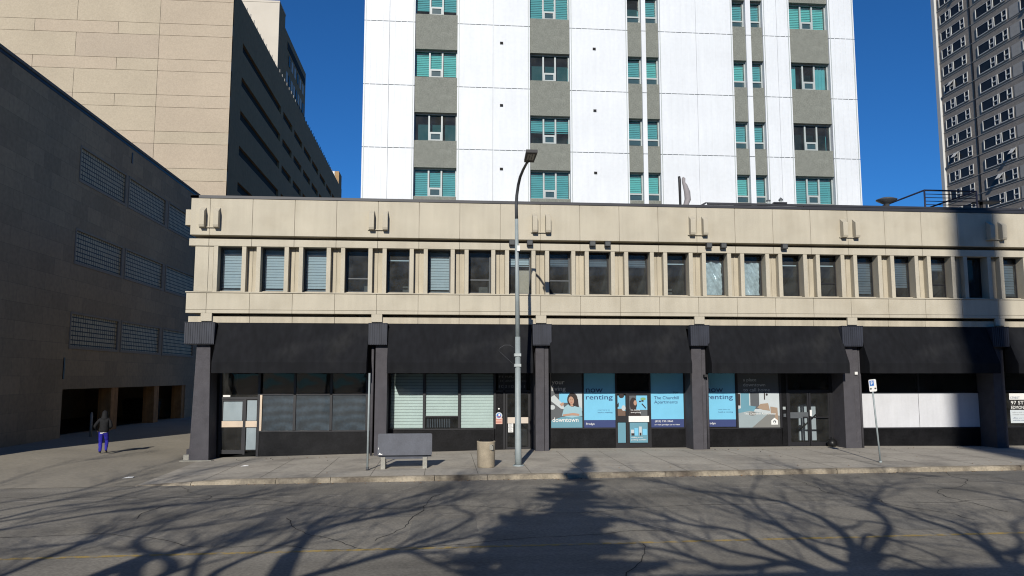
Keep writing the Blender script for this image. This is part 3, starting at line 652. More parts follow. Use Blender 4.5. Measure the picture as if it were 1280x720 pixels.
# door posters
t = poster('door poster of a person with a camera tripod above a pale push band', 17.57, 18.35, 1.50, 2.36)
x, z = 17.57, 1.50; mb = MB(); mb.box(x, x + .78, PY - .02, PY - .012, z, z + .86); mb.build('panel', M['ph_light'], t)
face(t, 'picture', [(rc(x, x + .78, z, z + .86), 0), (rc(x + .3, x + .78, z + .25, z + .86), 1), (el(x + .17, z + .5, .16, .28), 2), (el(x + .25, z + .55, .07, .11), 3), ([(x, z), (x + .5, z), (x + .42, z + .22), (x, z + .28)], 2),
    (el(x + .6, z + .72, .12, .06), 4), (rc(x + .42, x + .5, z + .58, z + .64), 2), (rc(x + .52, x + .62, z + .6, z + .66), 2), ([(x + .52, z + .5), (x + .7, z + .3), (x + .73, z + .33), (x + .56, z + .53)], 2)], [M['ph_grey'], M['sky_blue'], M['hair'], M['skin'], M['green']], .0215)
text('live close to', x + .05, z + .22, PY - .034, .06, .40, m=M['white'], parent=t, bold=.006); text('everything', x + .05, z + .12, PY - .034, .06, .44, m=M['white'], parent=t, bold=.006)
t = poster('lower door poster of a teal skyline under the pale push band', 17.57, 18.35, .36, 1.21)
x, z = 17.57, .36; mb = MB(); mb.box(x, x + .78, PY - .02, PY - .012, z, z + .85); mb.build('panel', M['ph_teal'], t)
face(t, 'picture', [(rc(x, x + .78, z + .3, z + .85), 0), (rc(x + .05, x + .18, z + .3, z + .55), 1), (rc(x + .2, x + .36, z + .3, z + .62), 2), (rc(x + .4, x + .52, z + .3, z + .68), 1), (rc(x + .56, x + .74, z + .32, z + .58), 2), (rc(x + .06, x + .2, z + .3, z + .4), 3), (rc(x + .42, x + .5, z + .3, z + .42), 3)], [M['ph_teal'], M['ph_light'], M['sky_blue'], M['hair']], .0215)
text('walking score', x + .05, z + .20, PY - .034, .055, .50, m=M['white'], parent=t, bold=.006); text('parking available', x + .05, z + .10, PY - .034, .055, .66, m=M['white'], parent=t, bold=.006)
t = poster('narrow picture poster on the sidelight left of the poster-covered door', 17.05, 17.39, 1.50, 2.36)
x, z = 17.05, 1.50; mb = MB(); mb.box(x, x + .34, PY - .02, PY - .012, z, z + .86); mb.build('panel', M['ph_brown'], t)
face(t, 'picture', [([(x, z + .86), (x + .34, z + .86), (x + .34, z + .2), (x + .2, z + .3), (x, z + .3)], 0), (el(x + .26, z + .33, .09, .12), 1), (el(x + .17, z + .85, .12, .1), 2), ([(x, z + .5), (x + .05, z + .58), (x + .05, z + .4), (x, z + .36)], 2)], [M['sky_blue'], M['ph_light'], M['hair']], .0215)
t = poster('narrow plain teal panel low on the sidelight beside the door', 17.05, 17.39, .36, 1.21, 'window film', 'window_panel')
mb = MB(); mb.box(17.05, 17.39, PY - .02, PY - .012, .36, 1.21); mb.build('panel', M['ph_teal'], t)
mb = MB(); mb.box(17.05, 17.40, PY - .02, PY - .01, 1.235, 1.49); o = mb.build('push_band', M['tan_band'], s3)
mb = MB(); mb.box(17.52, 18.41, PY - .05, PY - .03, 1.235, 1.49); o = mb.build('push_band', M['white'], s3)
# Churchill poster
x0, x1 = 18.52, 19.96
t = poster('light blue poster reading The Churchill Apartments with a navy phone band', x0, x1, 1.0, 3.34)
mb = MB(); mb.box(x0, x1, PY, PY + .006, 1.0, 3.34); mb.build('panel', M['sky_blue'], t)
face(t, 'footer_band', [(rc(x0, x1, 1.0, 1.35), 0)], [M['navy']], .001)
text('The Churchill', x0 + .14, 2.20, PY - .003, .135, 1.10, m=M['navy_text'], parent=t, bold=.006)
text('Apartments', x0 + .14, 2.02, PY - .003, .135, 1.04, m=M['navy_text'], parent=t)
text('(825) 735 3960', x0 + .16, 1.225, PY - .004, .075, .80, m=M['white'], parent=t, bold=.006)
text('or visit prodyn.ca to view', x0 + .14, 1.09, PY - .004, .06, 1.12, m=M['white'], parent=t, bold=.006)
text('for', x0 + 1.0, 2.44, PY - .003, .12, .22, m=M['navy_text'], parent=t)
# interior photograph poster
x0, x1 = 22.40, 24.26; z = .97
t = poster('large poster picturing a pale kitchen, with a small white house emblem', x0, x1, z, 3.34)
mb = MB(); mb.box(x0, x1, PY, PY + .006, z, 3.34); mb.build('panel', M['ph_grey'], t)
face(t, 'picture', [(rc(x0, x1, z, z + 1.5), 0), (rc(x0 + .12, x0 + .5, z + .75, z + 1.5), 1), (rc(x0 + .55, x0 + .95, z + .8, z + 1.5), 2), (rc(x0 + 1.0, x1 - .1, z + .7, z + 1.5), 0), (rc(x0, x0 + .1, z + .95, z + 1.45), 3), (rc(x0 + 1.17, x0 + 1.22, z + 1.2, z + 1.5), 3), (el(x0 + 1.3, z + 1.42, .05, .05), 3),
    ([(x0, z + .8), (x0 + .5, z + .95), (x0 + .8, z + .9), (x0 + .7, z + .7), (x0, z + .6)], 1), ([(x0 + .85, z + .85), (x0 + 1.0, z + 1.02), (x0 + 1.35, z + 1.05), (x0 + 1.42, z + .72), (x0 + 1.1, z + .76)], 4), ([(x0, z), (x0 + .6, z), (x0 + 1.35, z + .6), (x0 + .5, z + .72), (x0, z + .62)], 5), ([(x0 + .6, z), (x1, z), (x1, z + .5), (x0 + 1.35, z + .6)], 6), (el(x0 + .62, z + .6, .17, .09), 7), ([(x1 - .42, z + .9), (x1 - .1, z + .85), (x1 - .08, z + .3), (x1 - .2, z + .3), (x1 - .24, z + .6), (x1 - .4, z + .6)], 4)],
    [M['ph_light'], M['ph_teal'], M['ph_grey'], M['hair'], M['ph_wood'], M['ph_light2'], M['ph_grey2'], M['ph_grey2']], .0012)
text('The Churchill Apartments', x0 + .25, z + .56, PY - .020, .085, 1.42, m=M['white'], parent=t, bold=.006)
hx, hz = x1 - .38, z + .12
face(t, 'house_emblem', [([(hx - .02, hz), (hx + .28, hz), (hx + .28, hz + .18), (hx + .13, hz + .30), (hx - .02, hz + .18)], 0), (el(hx + .13, hz + .12, .07, .07), 1), (el(hx + .12, hz + .1, .04, .04), 0)], [M['white'], M['ph_grey']], .019)
text('a place', x0 + .25, z + 2.0, PY - .004, .15, .6, m=M['ph_light'], parent=t); text('downtown', x0 + .25, z + 1.78, PY - .004, .15, 1.0, m=M['ph_light'], parent=t); text('to call home', x0 + .25, z + 1.56, PY - .004, .15, 1.2, m=M['ph_light'], parent=t)
# notice at the far right
t = poster('black and white lettered notice in the dark window right of the last pillar', 35.0, 36.4, 1.08, 2.42, 'notice', 'notice')
x = 35.0; mb = MB(); mb.box(x, x + 1.4, PY, PY + .006, 1.08, 2.42); mb.build('panel', M['black_paint'], t)
face(t, 'paper', [(rc(x, x + 1.4, 2.14, 2.42), 0), (rc(x, x + 1.4, 1.10, 1.68), 1)], [M['white'], M['frost']], .001)
text('STREET', x + .05, 2.18, PY - .004, .10, .45, m=M['navy_text'], parent=t); text('97 STREET', x + .06, 1.93, PY - .004, .16, 1.2, m=M['white'], parent=t, bold=.006); text('EDMONTON, AB', x + .06, 1.72, PY - .004, .15, 1.3, m=M['white'], parent=t, bold=.006)
for i, zz in enumerate((1.55, 1.45, 1.30, 1.20)): text('available retail space for lease' if i % 2 else 'office and retail enquiries', x + .1, zz, PY - .004, .05, 1.2, m=M['grey_text'] if i < 2 else M['navy_text'], parent=t)
# stickers on the hair salon door
SY = GY - .04
t = thing('sticker', (11.93, SY, 1.18), 'round blue badge sticker over a pink card beside the salon door', 'sticker')
mb = MB(); mb.box(11.78, 12.08, SY, SY + .01, 1.18, 1.44); mb.build('card', M['pink'], t)
mb = MB(); mb.disc(11.93, 1.53, .145, SY - .002, 0); mb.disc(11.93, 1.53, .10, SY - .004, 1); mb.disc(11.95, 1.56, .045, SY - .006, 2); mb.disc(11.93, 1.82, .035, SY - .002, 2); mb.poly([(11.84, SY - .006, 1.46), (12.02, SY - .006, 1.46), (12.02, SY - .006, 1.50), (11.84, SY - .006, 1.50)], 3)
mb.build('badge', [M['frost'], M['sign_blue'], M['white'], M['red']], t)
mb = MB()
for zz in (1.36, 1.29, 1.24): mb.poly([(11.81, SY - .002, zz), (12.05, SY - .002, zz), (12.05, SY - .002, zz + .02), (11.81, SY - .002, zz + .02)])
mb.build('print', M['red'], t)
t = thing('paper_notice', (12.45, SY, .83), 'two white printed sheets taped on the salon door below its pale push band', 'notice')
for z0 in (.83, 1.04):
    mb = MB(); mb.box(12.33, 12.54, SY, SY + .004, z0, z0 + .20); mb.build('sheet', M['white'], t)
    mb = MB()
    for q in range(4): mb.poly([(12.36, SY - .002, z0 + .03 + q * .04), (12.50 - .03 * (q % 2), SY - .002, z0 + .03 + q * .04), (12.50 - .03 * (q % 2), SY - .002, z0 + .042 + q * .04), (12.36, SY - .002, z0 + .042 + q * .04)])
    mb.build('print', M['grey_text'], t)
mb = MB(); mb.box(12.30, 13.18, GY - .055, GY - .035, 1.205, 1.46); mb.build('push_band', M['tan_band2'], s2)

# ------------------------------------------------------------------ white apartment tower behind
TY = 5.5
TW = thing('apartment_tower', (18, TY, 10.4), 'white clad apartment tower with grey-green bands and teal windows, behind the shop building', 'apartment building')
strips = [(5.5, 8.02, 6.75), (10.14, 13.80, 11.93), (15.84, 18.84, 17.35), (19.575, 19.80, None), (20.47, 24.41, 22.45), (25.13, 25.40, None), (26.05, 27.50, 26.8), (29.62, 31.03, None)]
HJ = [10.4, 11.28, 14.37, 17.57, 20.86, 24.1, 27.3, 31]
mb = MB()
for a, b, j in strips:
    cuts = [a, b] if j is None else [a, j, b]
    for xa, xb in zip(cuts, cuts[1:]):
        for za, zb in zip(HJ, HJ[1:]): mb.box(xa + (.006 if xa != a else 0), xb - (.006 if xb != b else 0), TY, TY + .3, za + .018, zb - .018)
    if b - a > .5:
        for x in (a, b): mb.box(x - (-.06 if x == a else .10), x + (.10 if x == a else -.06), TY - .012, TY, 10.4, 31, 1)
        x = a + .3
        while x < b - .2: mb.box(x, x + .035, TY - .008, TY, 10.4, 31); x += .30
    mb.box(a + .02, b - .02, TY + .05, TY + .4, 10.4, 31, 1)
mb.build('cladding', [M['white_clad'], M['alu']], TW)
mb = MB(); mb.box(5.55, 31.0, TY + .9, TY + 13, 10.4, 31); mb.build('wall', M['white_clad'], TW)
ZR = [(11.98, 13.43), (14.81, 16.23), (18.07, 19.50), (21.35, 22.78), (24.60, 26.03)]
cols = [('w', 8.02, 10.14, 'bdbbb'), ('w', 13.80, 15.84, 'bpdbb'), ('n', 18.84, 19.575, 'bbbdb'), ('n', 19.80, 20.47, 'bbbbb'), ('n', 24.41, 25.13, 'bbbbb'), ('n', 25.40, 26.05, 'bbbbd'), ('w', 27.50, 29.62, 'bkcbb')]
for t_, a, b, k in cols:
    zs = [10.4] + [z for r_ in ZR for z in r_] + [31]
    for za, zb in zip(zs[::2], zs[1::2]):
        mb = MB(); mb.box(a, b, TY + .10, TY + .9, za, zb)
        if za > 11: mb.box(a, b, TY + .06, TY + .10, za, za + .03)
        mb.build('spandrel', M['spandrel'], TW, loc=((a + b) / 2, TY, za))
def tower_window(t_, a, b, z0, z1, kd):
    y = TY + .34; L_ = ((a + b) / 2, y, z0)
    mb = MB(); mb.rectf(a + .03, b - .03, z0 + .03, z1 - .03, y, 0)
    w = mb.build('window', M['teal_glass'], TW, loc=L_)
    mb = MB(); f = .055; ya, yb = y - .05, y + .04
    mb.box(a, a + f, ya, yb, z0, z1); mb.box(b - f, b, ya, yb, z0, z1); mb.box(a + f, b - f, ya, yb, z1 - f, z1); mb.box(a + f, b - f, ya, yb, z0, z0 + f)
    if t_ == 'w':
        c1, c2 = a + (b - a) * .35, a + (b - a) * .65
        for c in (c1, c2): mb.box(c - .04, c + .04, ya, yb, z0 + f, z1 - f)
        mb.box(c1 + .04, c2 - .04, ya, yb, z0 + .40, z0 + .49); 
        for p, q in ((c1 + .04, c1 + .09), (c2 - .09, c2 - .04)): mb.box(p, q, ya - .01, yb, z0 + f, z0 + .40)
        mb.box(c1 + .09, c2 - .09, ya - .01, yb, z0 + f, z0 + .11)
    else: mb.box(a + f, b - f, ya, yb, z0 + .33, z0 + .41)
    mb.box(a - .01, b + .01, ya - .06, yb, z0 - .05, z0)
    mb.build('window_frame', M['alu'], w, loc=L_)
    mb = MB(); xa, xb = (a + (b - a) * .35 + .09, a + (b - a) * .65 - .09) if t_ == 'w' else (a + .055, b - .055)
    mb.rectf(xa, xb, z0 + .08, z0 + (.40 if t_ == 'w' else .33), y - .012); mb.build('vent_pane', M['far_pane2'], w, loc=L_)
    if kd in 'bp':
        rb = random.Random(int(a * 100 + z0 * 10)); o = slats(0, z0 + (.30 if kd == 'b' and rb.random() < .25 else .62 if kd == 'p' else .06 if t_ == 'w' else .06), z1 - .05, a + .06, b - .06, y + .10, .095); o.build('blind', M['blind'] if rb.random() < .7 else M['blind_shop'], w, loc=L_)
    if kd == 'c':
        mb = MB()
        for xa, xb in ((a + .05, a + .45), (b - .75, b - .05)):
            n = 16
            vs = [(lerp(xa, xb, i / n), y + .12 + .03 * math.sin(i * 1.7), z) for z in (z0 + .05, z1 - .05) for i in range(n + 1)]
            mb.add(vs, [(i, i + 1, n + 2 + i, n + 1 + i) for i in range(n)], 0, True)
        mb.build('curtain', M['blind'], w, loc=L_)
    mb = MB(); mb.box(a, b, y + .5, y + .55, z0, z1); mb.build('room_wall', M['ph_grey'] if kd == 'd' else M['room'], w, loc=L_)
for t_, a, b, ks in cols:
    for (z0, z1), kd in zip(ZR, ks): tower_window(t_, a, b, z0, z1, kd)
for x, zs in ((12.36, (13.42, 16.68, 19.93)), (17.1, (13.33, 16.55, 19.8))):
    for z in zs: mb = MB(); mb.box(x - .075, x + .075, TY - .05, TY, z - .06, z + .05); mb.build('wall_vent', M['vent_black'], TW, loc=(x, TY, z))

# ------------------------------------------------------------------ grey side building with loading bays (left)
LX = -8.94
GB = thing('loading_dock_building', (-25, 12, 0), 'dark grey block building in shade with glass-block strips above three loading bays', 'building')
YF, YE, LT = -6.0, 30.0, 16.78
WZ = [(4.55, 6.40), (8.80, 10.64), (13.03, 14.93)]; WY = (8.35, 28.3)
mb = MB()
BT = 2.55
mb.box(LX - .9, LX, YF, 8.0, -.5, LT)                                # solid part near the street
mb.box(LX - .9, LX, 28.3, YE, -.5, LT)
lev = [BT] + [z for w_ in WZ for z in w_] + [LT]
for za, zb in zip(lev[::2], lev[1::2]): mb.box(LX - .9, LX, 8.0, 28.3, za, zb)
mb.box(LX - .9, LX, 8.0, 8.35, 4.55, 6.40); mb.box(LX - .9, LX, 8.0, 8.35, 8.80, 10.64); mb.box(LX - .9, LX, 8.0, 8.35, 13.03, 14.93)
mb.box(LX - .9, LX, 26.9, 28.3, -.5, BT)
mb.box(-45, LX - .9, YF, YE, 3.4, LT - .4, 0)
mb.box(-45, LX - 7.5, YF, YE, -.5, 3.4, 0); mb.box(LX - 7.5, LX - .9, YF, 7.6, -.5, 3.4); mb.box(LX - 7.5, LX - .9, 28.3, YE, -.5, 3.4)
mb.build('wall', M['greywall'], GB)
mb = MB(); mb.box(-45, LX + .07, YF - .07, YE, LT, LT + .14); mb.box(-45, LX + .025, YF - .02, YE, LT - .16, LT, 1); mb.build('roof_edge', [M['grey_cap'], M['black']], GB)
for z0, z1 in WZ:
    ys = [8.35, 14.3, 14.78, 21.0, 21.8, 28.3]
    for ya, yb in ((8.35, 14.36), (14.72, 21.10), (21.60, 28.3)):
        mb = MB(); x = LX - .07; mb.box(x - .1, x, ya + .10, yb - .06, z0 + .13, z1 - .10)
        w = mb.build('window', M['glassblock'], GB, loc=(x, ya, z0))
        mb = MB(); f = .11
        mb.box(x - .05, LX + .03, ya, ya + f, z0, z1); mb.box(x - .05, LX + .01, yb - .07, yb, z0, z1); mb.box(x - .05, LX + .03, ya + f, yb - .07, z1 - f, z1); mb.box(x - .05, LX + .03, ya + f, yb - .07, z0, z0 + .14)
        mb.build('window_frame', M['grey_frame'], w, loc=(x, ya, z0))
    for ya, yb in ((14.36, 14.72), (21.10, 21.60)):
        mb = MB(); mb.box(LX - .9, LX - .01, ya, yb, z0, z1); mb.build('mullion_panel', M['grey_frame'], GB, loc=(LX, ya, z0))
for ya, yb in ((14.0, 14.95), (20.8, 21.65), (26.3, 26.9)):
    mb = MB(); mb.box(LX - .75, LX - .06, ya, yb, -.4, BT); mb.build('column', M['brownst'], GB, loc=(LX, ya, 0))
mb = MB(); mb.box(LX - 7.5, LX - .9, 7.6, 28.3, -.6, .02 + .2); mb.build('dock_floor', M['black'], GB)
for y, z0, z1 in ((7.9, 3.05, 4.1), (14.9, 15.75, 16.4)):
    mb = MB(); mb.box(LX - .01, LX + .035, y, y + .12, z0, z1); mb.build('drain_spout', M['black'], GB, loc=(LX, y, z0))

# ------------------------------------------------------------------ tan stone building behind it
TX, TYF = -10.6, 41.6
TB = thing('stone_office_building', (-30, 70, 0), 'big tan stone building with a sunlit blank front and shaded side of long dark slots', 'building')
mb = MB(); rr = random.Random(5); TOP = 40.35
mb.box(-75, TX - .3, TYF + .25, 125, -2, TOP - .05, 3)
z = TOP; k = 0
zs = [TOP, 38.7]; 
while zs[-1] > 12: zs.append(zs[-1] - (2.33 if len(zs) % 2 == 0 else 1.17))
for i, (zb, za) in enumerate(zip(zs, zs[1:])):
    tall = (zb - za) > 1.5; xs_ = [TX, -17.3]; x = -17.3 - (3.75 if not tall else 7.5)
    while x > -75: xs_.append(x); x -= 3.75 if rr.random() < .35 else 7.5
    for xa, xb in zip(xs_[1:], xs_): mb.box(xa + .016, xb - (.016 if xb != TX else 0), TYF, TYF + .25, za + .016, zb - .016, rr.choice((0, 0, 1, 2)) if xa < -17.3 else rr.choice((1, 1, 0)))
mb.build('front_wall', [M['tanwall'], M['tanwall2'], M['tanwall3'], M['tanjoint']], TB)
rows = [35.9, 32.4, 28.95, 25.35, 21.7, 18.2]
mb = MB(); prev = TOP
for zc in rows + [12]:
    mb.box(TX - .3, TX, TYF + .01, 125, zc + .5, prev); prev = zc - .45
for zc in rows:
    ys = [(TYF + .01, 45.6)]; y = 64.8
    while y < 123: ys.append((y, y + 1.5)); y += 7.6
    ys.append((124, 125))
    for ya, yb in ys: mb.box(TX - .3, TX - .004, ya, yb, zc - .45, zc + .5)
mb.build('side_wall', M['tanshade'], TB)
mb = MB(); mb.box(TX - .29, TX - .26, TYF + .3, 124.9, 12, TOP - .1); mb.build('slot_glazing', M['slot'], TB)
for y in fr(47, 120, 48):
    mb = MB(); mb.box(TX - .12, TX - .04, y, y + .08, TOP, TOP + .35 + .2 * rr.random()); mb.build('roof_post', M['black'], TB, loc=(TX, y, TOP))
mb = MB(); mb.box(TX - 3.5, TX - .05, 121, 125, TOP - .2, TOP + 2.6); mb.box(TX - 3.6, TX - .9, 120.9, 121, TOP, TOP + 2.6, 1); mb.build('stair_house', [M['tanshade'], M['white_clad']], TB)
PB = thing('pale_stone_tower', (-25, 72, 40), 'pale stone block rising behind the tan roof edge, bright windows on its shaded side', 'building')
mb = MB(); PXR = -12.1
mb.box(-40, PXR - .2, 69, 73, 38, 52.0); mb.box(-40, PXR - .2, 73, 89.8, 38, 50.4); mb.box(PXR - .2, PXR, 69, 69.2, 38, 52)
mb.box(-40, PXR + .05, 68.95, 73.05, 52, 52.25)
mb.build('wall', M['pent'], PB)
mb = MB(); mb.box(PXR - .2, PXR, 69.2, 73, 38, 52.0); mb.box(PXR - .2, PXR, 73, 89.8, 38, 50.4); mb.build('side_wall', M['tanshade'], PB)  # same pale stone; its shade is painted in with the brown copy
for z0, ya, yb, n in ((46.2, 76, 89, 6), (43.4, 74.5, 89, 8)):
    for i in range(n):
        y = lerp(ya, yb, i / n); mb = MB(); mb.box(PXR, PXR + .06, y, y + 1.1, z0, z0 + 1.5); mb.build('window', M['far_white'] if (i * 7 + n) % 3 else M['far_glass'], PB, loc=(PXR, y, z0))  # bright sky reflection painted as plain white panes
mb = MB(); mb.box(PXR - .2, PXR + .04, 75, 89, 48.2, 49.3); mb.build('dark_band', M['slot'], PB)

# ------------------------------------------------------------------ grey brick tower at the right
RX = 87.7
RT = thing('brick_tower_block', (97, 61, 0), 'tall grey-brown brick apartment block with rows of white-framed windows at the right edge', 'apartment building')
mb = MB(); mb.box(RX, 107, 40, 81.5, -2, 75); mb.build('wall', M['farbrick'], RT)
mb = MB(); mb.box(RX - .35, RX + .6, 81.5, 82.3, -2, 75); mb.build('corner_strip', M['far_white'], RT)
mb = MB(); mb.box(RX - .03, RX, 73.75, 73.95, 20, 75); mb.box(RX - .07, RX, 73.95, 74.03, 20, 75); mb.build('wall_groove', M['black'], RT)
for k in range(-12, 4):
    mb = MB(); mb.box(RX - .05, RX, 63.95, 65.9, 58.2 + 2.83 * k, 59.9 + 2.83 * k); mb.build('pale_panel', M['farpier'], RT, loc=(RX, 65, 58.2 + 2.83 * k))
for k in range(-12, 5):
    mb = MB(); mb.box(RX - .06, RX, 40, 81.5, 57.95 + 2.83 * k, 58.03 + 2.83 * k); mb.build('ledge', M['farpier'], RT, loc=(RX, 60, 57.95 + 2.83 * k))
def far_window(y1, w_, z0, openv):
    y0 = y1 - w_; L_ = (RX, y1, z0); x = RX - .06; h = 1.55; fr_ = .13
    mb = MB(); mb.box(RX - .045, RX - .03, y0, y1, z0, z0 + h); w = mb.build('window', M['far_pane'], RT, loc=L_)
    c = y0 + .95; mb = MB()
    for a, b in ((y0, y0 + fr_), (y1 - fr_, y1), (c - .07, c + .07)): mb.box(RX - .12, RX - .045, a, b, z0, z0 + h)
    mb.box(RX - .12, RX - .045, y0 + fr_, y1 - fr_, z0, z0 + .12); mb.box(RX - .10, RX - .045, y0 + fr_, y1 - fr_, z0 + h - .06, z0 + h); mb.box(RX - .12, RX - .045, y0 + fr_, c - .07, z0 + .66, z0 + .82)
    if openv:
        mb.add([(RX - .15, y0, z0 + h - .1), (RX - .15, c, z0 + h - .1), (RX - .7, c, z0 + .75), (RX - .7, y0, z0 + .75), (RX - .12, y0, z0 + h - .1), (RX - .12, c, z0 + h - .1), (RX - .67, c, z0 + .75), (RX - .67, y0, z0 + .75)], [(0, 1, 2, 3), (7, 6, 5, 4), (0, 3, 7, 4), (1, 5, 6, 2), (2, 6, 7, 3)])
    mb.build('window_frame', M['far_white'], w, loc=L_); return w
rw = random.Random(8)
for k in range(-12, 4):
    for (y1, w_) in ((80.75, 2.4), (78.2, 3.1), (72.6, 3.5), (68.95, 2.65), (63.75, 3.3), (60.3, 3.0)):
        far_window(y1, w_, 58.3 + 2.83 * k, rw.random() < .12)

# ------------------------------------------------------------------ things on the roof
t = thing('patio_umbrella', (21.05, 3.5, 10.4), 'closed pale patio umbrella leaning by a dark post on the roof edge', 'umbrella')
mb = MB(); mb.tube([(20.80, 3.5, 10.4), (20.78, 3.5, 12.55), (20.76, 3.5, 12.72)], [.05, .07, .06], 8); mb.build('post', M['lamp_body'], t)
mb = MB(); mb.tube([(21.05, 3.5, 10.4), (21.05, 3.5, 11.3), (21.16, 3.5, 11.6), (21.14, 3.5, 11.95), (21.04, 3.5, 12.3), (20.98, 3.5, 12.42), (20.98, 3.5, 12.62), (20.96, 3.5, 12.7)], [.08, .12, .15, .15, .11, .08, .09, .02], 12); mb.build('canopy', M['umbr'], t)
t = thing('mushroom_vent', (30.25, 2, 10.4), 'round mushroom-shaped roof vent left of the guard rail', 'roof vent')
mb = MB(); mb.lathe([(.12, 10.4), (.12, 11.2), (.18, 11.24), (.46, 11.40), (.47, 11.44), (.25, 11.52), (.02, 11.55)], 30.25, 2, 24); mb.build('cowl', M['steel_dark'], t)
t = thing('guard_rail', (33.4, 4, 10.4), 'dark metal guard rail on the roof beside the mushroom vent', 'railing')
x0, x1, y0, y1 = 32.15, 34.75, 2.0, 9.0; zt = 11.93
for x, y in ((x0, y0), (x1, y0), (x0, y1), (x1, y1), (x0, 5.5)):
    mb = MB(); mb.tube([(x, y, 10.4), (x, y, zt)], .045, 6); mb.build('post', M['navy_steel'], t, loc=(x, y, 10.4))
for z in (zt, 11.75, 11.58, 11.41, 11.24, 11.07):
    mb = MB(); r_ = .04 if z == zt else .018
    mb.tube([(x0, y0, z), (x1, y0, z)], r_, 6)
    if z == zt: mb.tube([(x0, y0, z), (x0, y1, z)], r_, 6); mb.tube([(x1, y0, z), (x1, y1, z)], r_, 6)
    mb.build('rail', M['navy_steel'], t)
    mb = MB()
    mb.tube([(x0, y1, z), (x1, y1, z)], r_, 6)
    mb.build('rail', M['navy_steel'], t)
for x, z, lb in ((24.5, 11.25, 'small pale roof pipe nearest the shop-roof screen end'), (25.1, 11.3, 'small pale roof pipe with a pointed cap')):
    t = thing('roof_pipe', (x, 2, 10.4), lb, 'roof pipe'); mb = MB(); mb.tube([(x, 2, 10.4), (x, 2, z)], .07, 8); mb.build('pipe', M['alu'], t)
    mb = MB(); mb.lathe([(.11, z), (.10, z + .05), (.01, z + .14 if x > 25 else z + .06)], x, 2, 10); mb.build('cap', M['alu_grey'], t)
t = thing('flat_antenna', (35.3, 2.2, 10.4), 'low flat dark antenna plate on a stub right of the guard rail', 'antenna')
mb = MB(); mb.tube([(35.1, 2.2, 10.4), (35.1, 2.2, 11.45)], .08, 8); mb.build('stub', M['black'], t)
mb = MB(); mb.box(34.8, 35.9, 1.9, 2.5, 11.42, 11.48); mb.build('plate', M['black'], t)

# ------------------------------------------------------------------ street furniture
px, py = 12.22, -4.49; g = walk_z(px, py)
t = thing('street_lamp', (px, py, g), 'tall grey steel street lamp standing on the sidewalk beside the litter bin', 'street lamp')
mb = MB(); mb.tube([(px, py, g), (px - .01, py, g + .5), (px - .02, py, 4.6)], [.125, .115, .092], 14); mb.tube([(px - .02, py, 4.6), (px - .06, py, 8.9)], [.086, .062], 14); mb.lathe([(.20, g), (.20, g + .03), (.15, g + .05)], px, py, 16); mb.build('pole', M['steel'], t)
mb = MB(); mb.tube([(px - .06, py, 8.9), (px - .07, py - .02, 9.4), (px - .06, py - .10, 9.75), (px - .03, py - .35, 10.08), (px + .0, py - .75, 10.28), (px + .05, py - 1.3, 10.40), (px + .1, py - 2.0, 10.45), (px + .13, py - 2.35, 10.45)], [.062, .060, .058, .055, .052, .048, .045, .042], 12); mb.build('arm', M['steel_dark'], t)
hx, hy, hz = px + .15, py - 2.7, 10.46; mb = MB()
vs = [(hx - .165, hy + .46, hz - .05), (hx + .165, hy + .46, hz - .05), (hx + .19, hy - .44, hz + .04), (hx - .19, hy - .44, hz + .04)]
mb.add(vs + [(x, y, z + .10) for x, y, z in vs], [(3, 2, 1, 0), (4, 5, 6, 7), (0, 1, 5, 4), (1, 2, 6, 5), (2, 3, 7, 6), (3, 0, 4, 7)])
lh = mb.build('lamp_head', M['lamp_body'], t, loc=(hx, hy, hz))
for s in (-.085, 0, .085):
    mb = MB(); mb.poly([(hx + s - .03, hy + .22, hz - .037), (hx + s - .03, hy - .30, hz + .022), (hx + s + .03, hy - .30, hz + .022), (hx + s + .03, hy + .22, hz - .037)]); mb.build('lens', M['lens'], lh, loc=(hx, hy, hz))
for z in (3.95, 3.58):
    mb = MB(); mb.box(px - .15, px + .09, py - .12, py + .12, z - .05, z + .05); mb.build('clamp', M['alu'], t, loc=(px, py, z))
mb = MB(); mb.tube([(px - .15, py - .02, 3.60), (px - .4, py - .03, 3.82), (px - .62, py - .05, 4.02), (px - .70, py - .05, 4.10), (px - .66, py - .05, 4.20), (px - .5, py - .03, 4.30), (px - .3, py - .02, 4.30), (px - .15, py - .02, 4.2)], .008, 5); mb.build('wire_bracket', M['steel_dark'], t)
mb = MB(); mb.box(px - .05, px + .05, py - .14, py - .12, 7.7, 7.9); mb.build('tag_plate', M['white'], t)
# bench with its advertising back to the street
bx0, bx1, by = 7.30, 9.18, -4.5; g = walk_z(8.2, by)
t = thing('bench', (8.24, by, g), 'grey-painted bench with a tall blank back panel turned to the road, on concrete legs', 'bench')
mb = MB(); n = 30; r_ = .05; zb, zt = g + .46, g + 1.20
prof = []
for cx, cz, a0 in ((bx1 - r_, zb + r_, -90), (bx1 - r_, zt - r_, 0), (bx0 + r_, zt - r_, 90), (bx0 + r_, zb + r_, 180)):
    prof += [(cx + r_ * math.cos(R(a0 + q)), cz + r_ * math.sin(R(a0 + q))) for q in (0, 30, 60, 90)]
m_ = len(prof); lean = .10
vs = [(x, by - .12 + lean * (z - zb) / .74 + dy, z) for dy in (0, .05) for x, z in prof]
mb.add(vs, [list(range(m_)), list(range(2 * m_ - 1, m_ - 1, -1))] + [((i + 1) % m_, i, m_ + i, m_ + (i + 1) % m_) for i in range(m_)]); mb.build('back_panel', M['benchp'], t)
mb = MB()
for pts in ([(7.33, .03), (7.38, .10), (7.42, .05), (7.47, .06), (7.46, .02)], [(7.315, .22), (7.335, .28), (7.345, .2)]):
    mb.poly([(x, by - .125 + lean * z / .74, zb + z) for x, z in pts])
mb.build('peeled_patch', M['white'], t)
mb = MB()
